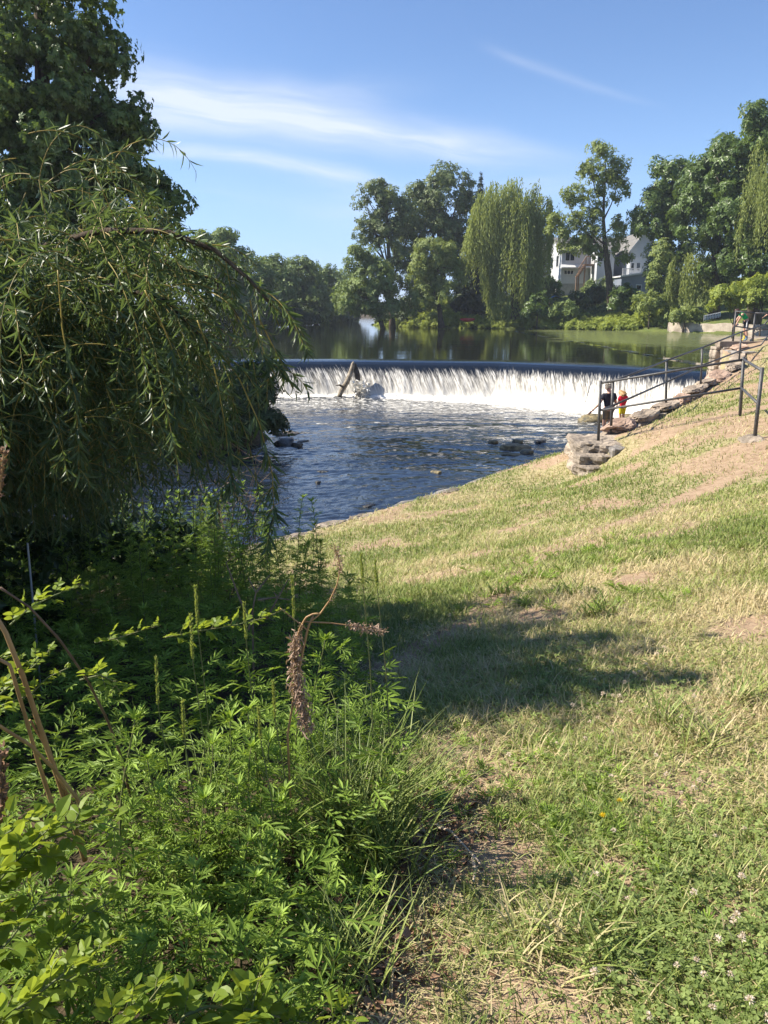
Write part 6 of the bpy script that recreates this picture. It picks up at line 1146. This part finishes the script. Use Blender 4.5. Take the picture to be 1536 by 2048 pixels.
    for u, v, s_, n, k in pat:
        n = int(n * (.62 if v > 1850 else .5)); c = hit(u, v); P = c + r.normal(size=(n, 3)) * (s_ * .55, s_ * .75, 0); ok = (sdist(P[:, 0], P[:, 1], WOODED) > -.05); P = P[ok]; n = len(P); sc = 1 + (.05 if c[1] < 4 else .13) * c[1]
        if k == 0: P[:, 2] = ground_z(P[:, 0], P[:, 1]) + r.uniform(.01, .05, n); bc.inst(T_CLO, P, basis(rand_dirs(r, n) * (1, 1, .25), nrm(np.array([0, 0, 1]) + r.normal(size=(n, 3)) * .3)), r.uniform(.008, .014, n) * sc * 1.15, r.uniform(0, 1, n))
        else:
            m = int(n * .5) // 9; C = P[:m]; i = np.repeat(np.arange(m), 9); Pp = C[i].copy(); Pp[:, 2] = ground_z(Pp[:, 0], Pp[:, 1]) + .005; aa = r.uniform(0, 6.283, len(i)); d = np.stack([np.cos(aa), np.sin(aa), r.uniform(.15, 1.3, len(i))], 1); bw.inst(T_MUG, Pp, basis(d, nrm(np.array([0, 0, 1]) + r.normal(size=(len(i), 3)) * .3)), r.uniform(.03, .062, len(i)) * sc, r.uniform(.3, 1, len(i)))
    tag(bc.build('clover', M['l_clover']), 'patches of low clover leaves in the lawn', kind='stuff'); tag(bw.build('low_weeds', M['l_mug']), 'low lobed weeds scattered through the lawn', kind='stuff')
    # clover flowers
    wf = leaf_mat('clover_flower', (.55, .43, .35), (.85, .75, .68), .3, .6, .2); st = Bag(); st.tube([(0, 0, 0), (.002, .001, .03), (0, 0, .062)], [.0012, .001, .0009], 5); so_ = st.build('stem', M['stem']); ms = so_.data; bpy.data.objects.remove(so_); mh = []
    for k in range(3):
        b = Bag(); d = rand_dirs(r, 46); d[:, 2] = np.abs(d[:, 2]) * 1.2 - .25; b.inst(T_NARROW, np.array([[0, 0, .064]]) + d * .003, basis(d, rand_dirs(r, 46)), np.stack([np.full(46, .014), np.full(46, .0085), np.full(46, .009)], 1), r.uniform(.3 if k else 0, 1, 46)); o = b.build('flower_head', wf); mh.append(o.data); bpy.data.objects.remove(o)
    for u, v, s_, n, lab, g in [(1450, 1960, .32, 30, 'white clover flower in the patch at the bottom right corner', 'clover flowers of the bottom right patch'), (1270, 1410, .45, 26, 'white clover flower in the half shaded patch at mid right', 'clover flowers of the mid right patch'), (1480, 1680, .4, 14, 'pinkish clover flower scattered in the right hand lawn', 'scattered clover flowers'), (1180, 1540, .35, 7, 'pale clover flower among the low weeds below the shadow', 'clover flowers below the shadow')]:
        c = hit(u, v)
        for k in range(n):
            x, y = c[0] + r.normal() * s_ * .5, c[1] + r.normal() * s_ * .6; t = thing('clover_flower', lab, 'flower', (x, y, gz(x, y)), g, r.uniform(0, 6)); sc = r.uniform(.8, 1.25); t.scale = (sc, sc, sc * r.uniform(.7, 1.1)); t.rotation_euler = (r.normal() * .2, r.normal() * .2, t.rotation_euler[2])
            for nm, m_ in (('stem', ms), ('flower_head', mh[k % 3])): o = bpy.data.objects.new(nm, m_); COL.objects.link(o); o.parent = t
    ym = leaf_mat('yellow_petal', (.6, .42, .02), (.8, .62, .03), .3)
    for u, v, lab in ((1237, 1632, 'small bright yellow flower in the lawn, the upper of the pair'), (1203, 1662, 'tiny yellow flower lower left of the brighter yellow one')):
        c = hit(u, v); t = thing('yellow_flower', lab, 'flower', tuple(c)); b = Bag(); b.tube([(0, 0, 0), (0, 0, .06)], .0012, 5); b.build('stem', M['stem'], t); b = Bag(); d = rand_dirs(r, 40); d[:, 2] = np.abs(d[:, 2]) * .6; b.inst(T_NARROW, np.repeat([[0, 0, .06]], 40, 0), basis(d, rand_dirs(r, 40)), .014, r.uniform(0, 1, 40)); b.build('flower_head', ym, t)
    # litter: brown leaves, straw, twigs
    b = Bag()
    for u, v, s_, n in ((860, 1660, .22, 200), (800, 1730, .2, 170), (760, 1820, .2, 140), (760, 1920, .2, 120), (900, 1620, .25, 90), (700, 1980, .2, 60)):
        c = hit(u, v); P = c + r.normal(size=(n, 3)) * (s_ * .5, s_ * .5, 0); P[:, 2] = ground_z(P[:, 0], P[:, 1]) + r.uniform(.003, .02, n); b.inst(T_OVATE, P, basis(rand_dirs(r, n) * (1, 1, .35), nrm(np.array([0, 0, 1]) + r.normal(size=(n, 3)) * .45)), r.uniform(.018, .045, n), r.uniform(0, 1, n))
    n = 7000; th = r.uniform(R(-14), R(29), n); rr = np.exp(r.uniform(math.log(1.2), math.log(6), n)); P = np.stack([rr * np.sin(th), rr * np.cos(th), 0 * rr], 1); P[:, 2] = ground_z(P[:, 0], P[:, 1]) + r.uniform(.002, .03, n); l_ = r.uniform(.03, .11, n); ok = sdist(P[:, 0], P[:, 1], WOODED) > -.35
    b.inst(T_BLADE0, P[ok], basis((rand_dirs(r, n) * (1, 1, .22))[ok], np.repeat([[0, 0, 1.]], ok.sum(), 0)), np.stack([.0022 + .0008 * rr, l_, l_], 1)[ok], r.uniform(.75, 1, n)[ok], 1)
    tag(b.build('leaf_litter', [M['litter'], M['grass']]), 'brown leaves and straw lying along the edge of the weeds', kind='stuff')
    for P, lab in (([(868, 1658), (900, 1676), (935, 1708), (962, 1738)], 'pale dry twig lying at the weeds edge, longest one'), ([(945, 1735), (950, 1760), (946, 1780)], 'short pale dry twig below the longest one')):
        Q = np.array([hit(u, v) for u, v in P]) + (0, 0, .012); Q, _ = resample(Q, 12); b = Bag(); b.tube(Q, np.linspace(.0065, .004, 12), 6); tag(b.build('dry_twig', plain_mat('pale_twig', (.40, .31, .22), (.58, .47, .36), 20, .8), smooth=True), lab, 'twig')
build_grasses()

def build_haze():
    m = bpy.data.materials.new('haze'); m.use_nodes = True; b = NB(m.node_tree); b.n.clear(); out = b.new('ShaderNodeOutputMaterial'); v = b.new('ShaderNodeVolumePrincipled')
    v.inputs['Color'].default_value = (.80, .88, 1, 1); v.inputs['Density'].default_value = .00038; v.inputs['Anisotropy'].default_value = .2; b.l.new(v.outputs[0], out.inputs['Volume'])
    b = Bag(); b.box(-3200, 3200, -3200, 3200, -4.6, 30); tag(b.build('haze', m), 'faint summer haze over the pond', kind='stuff')
build_haze()
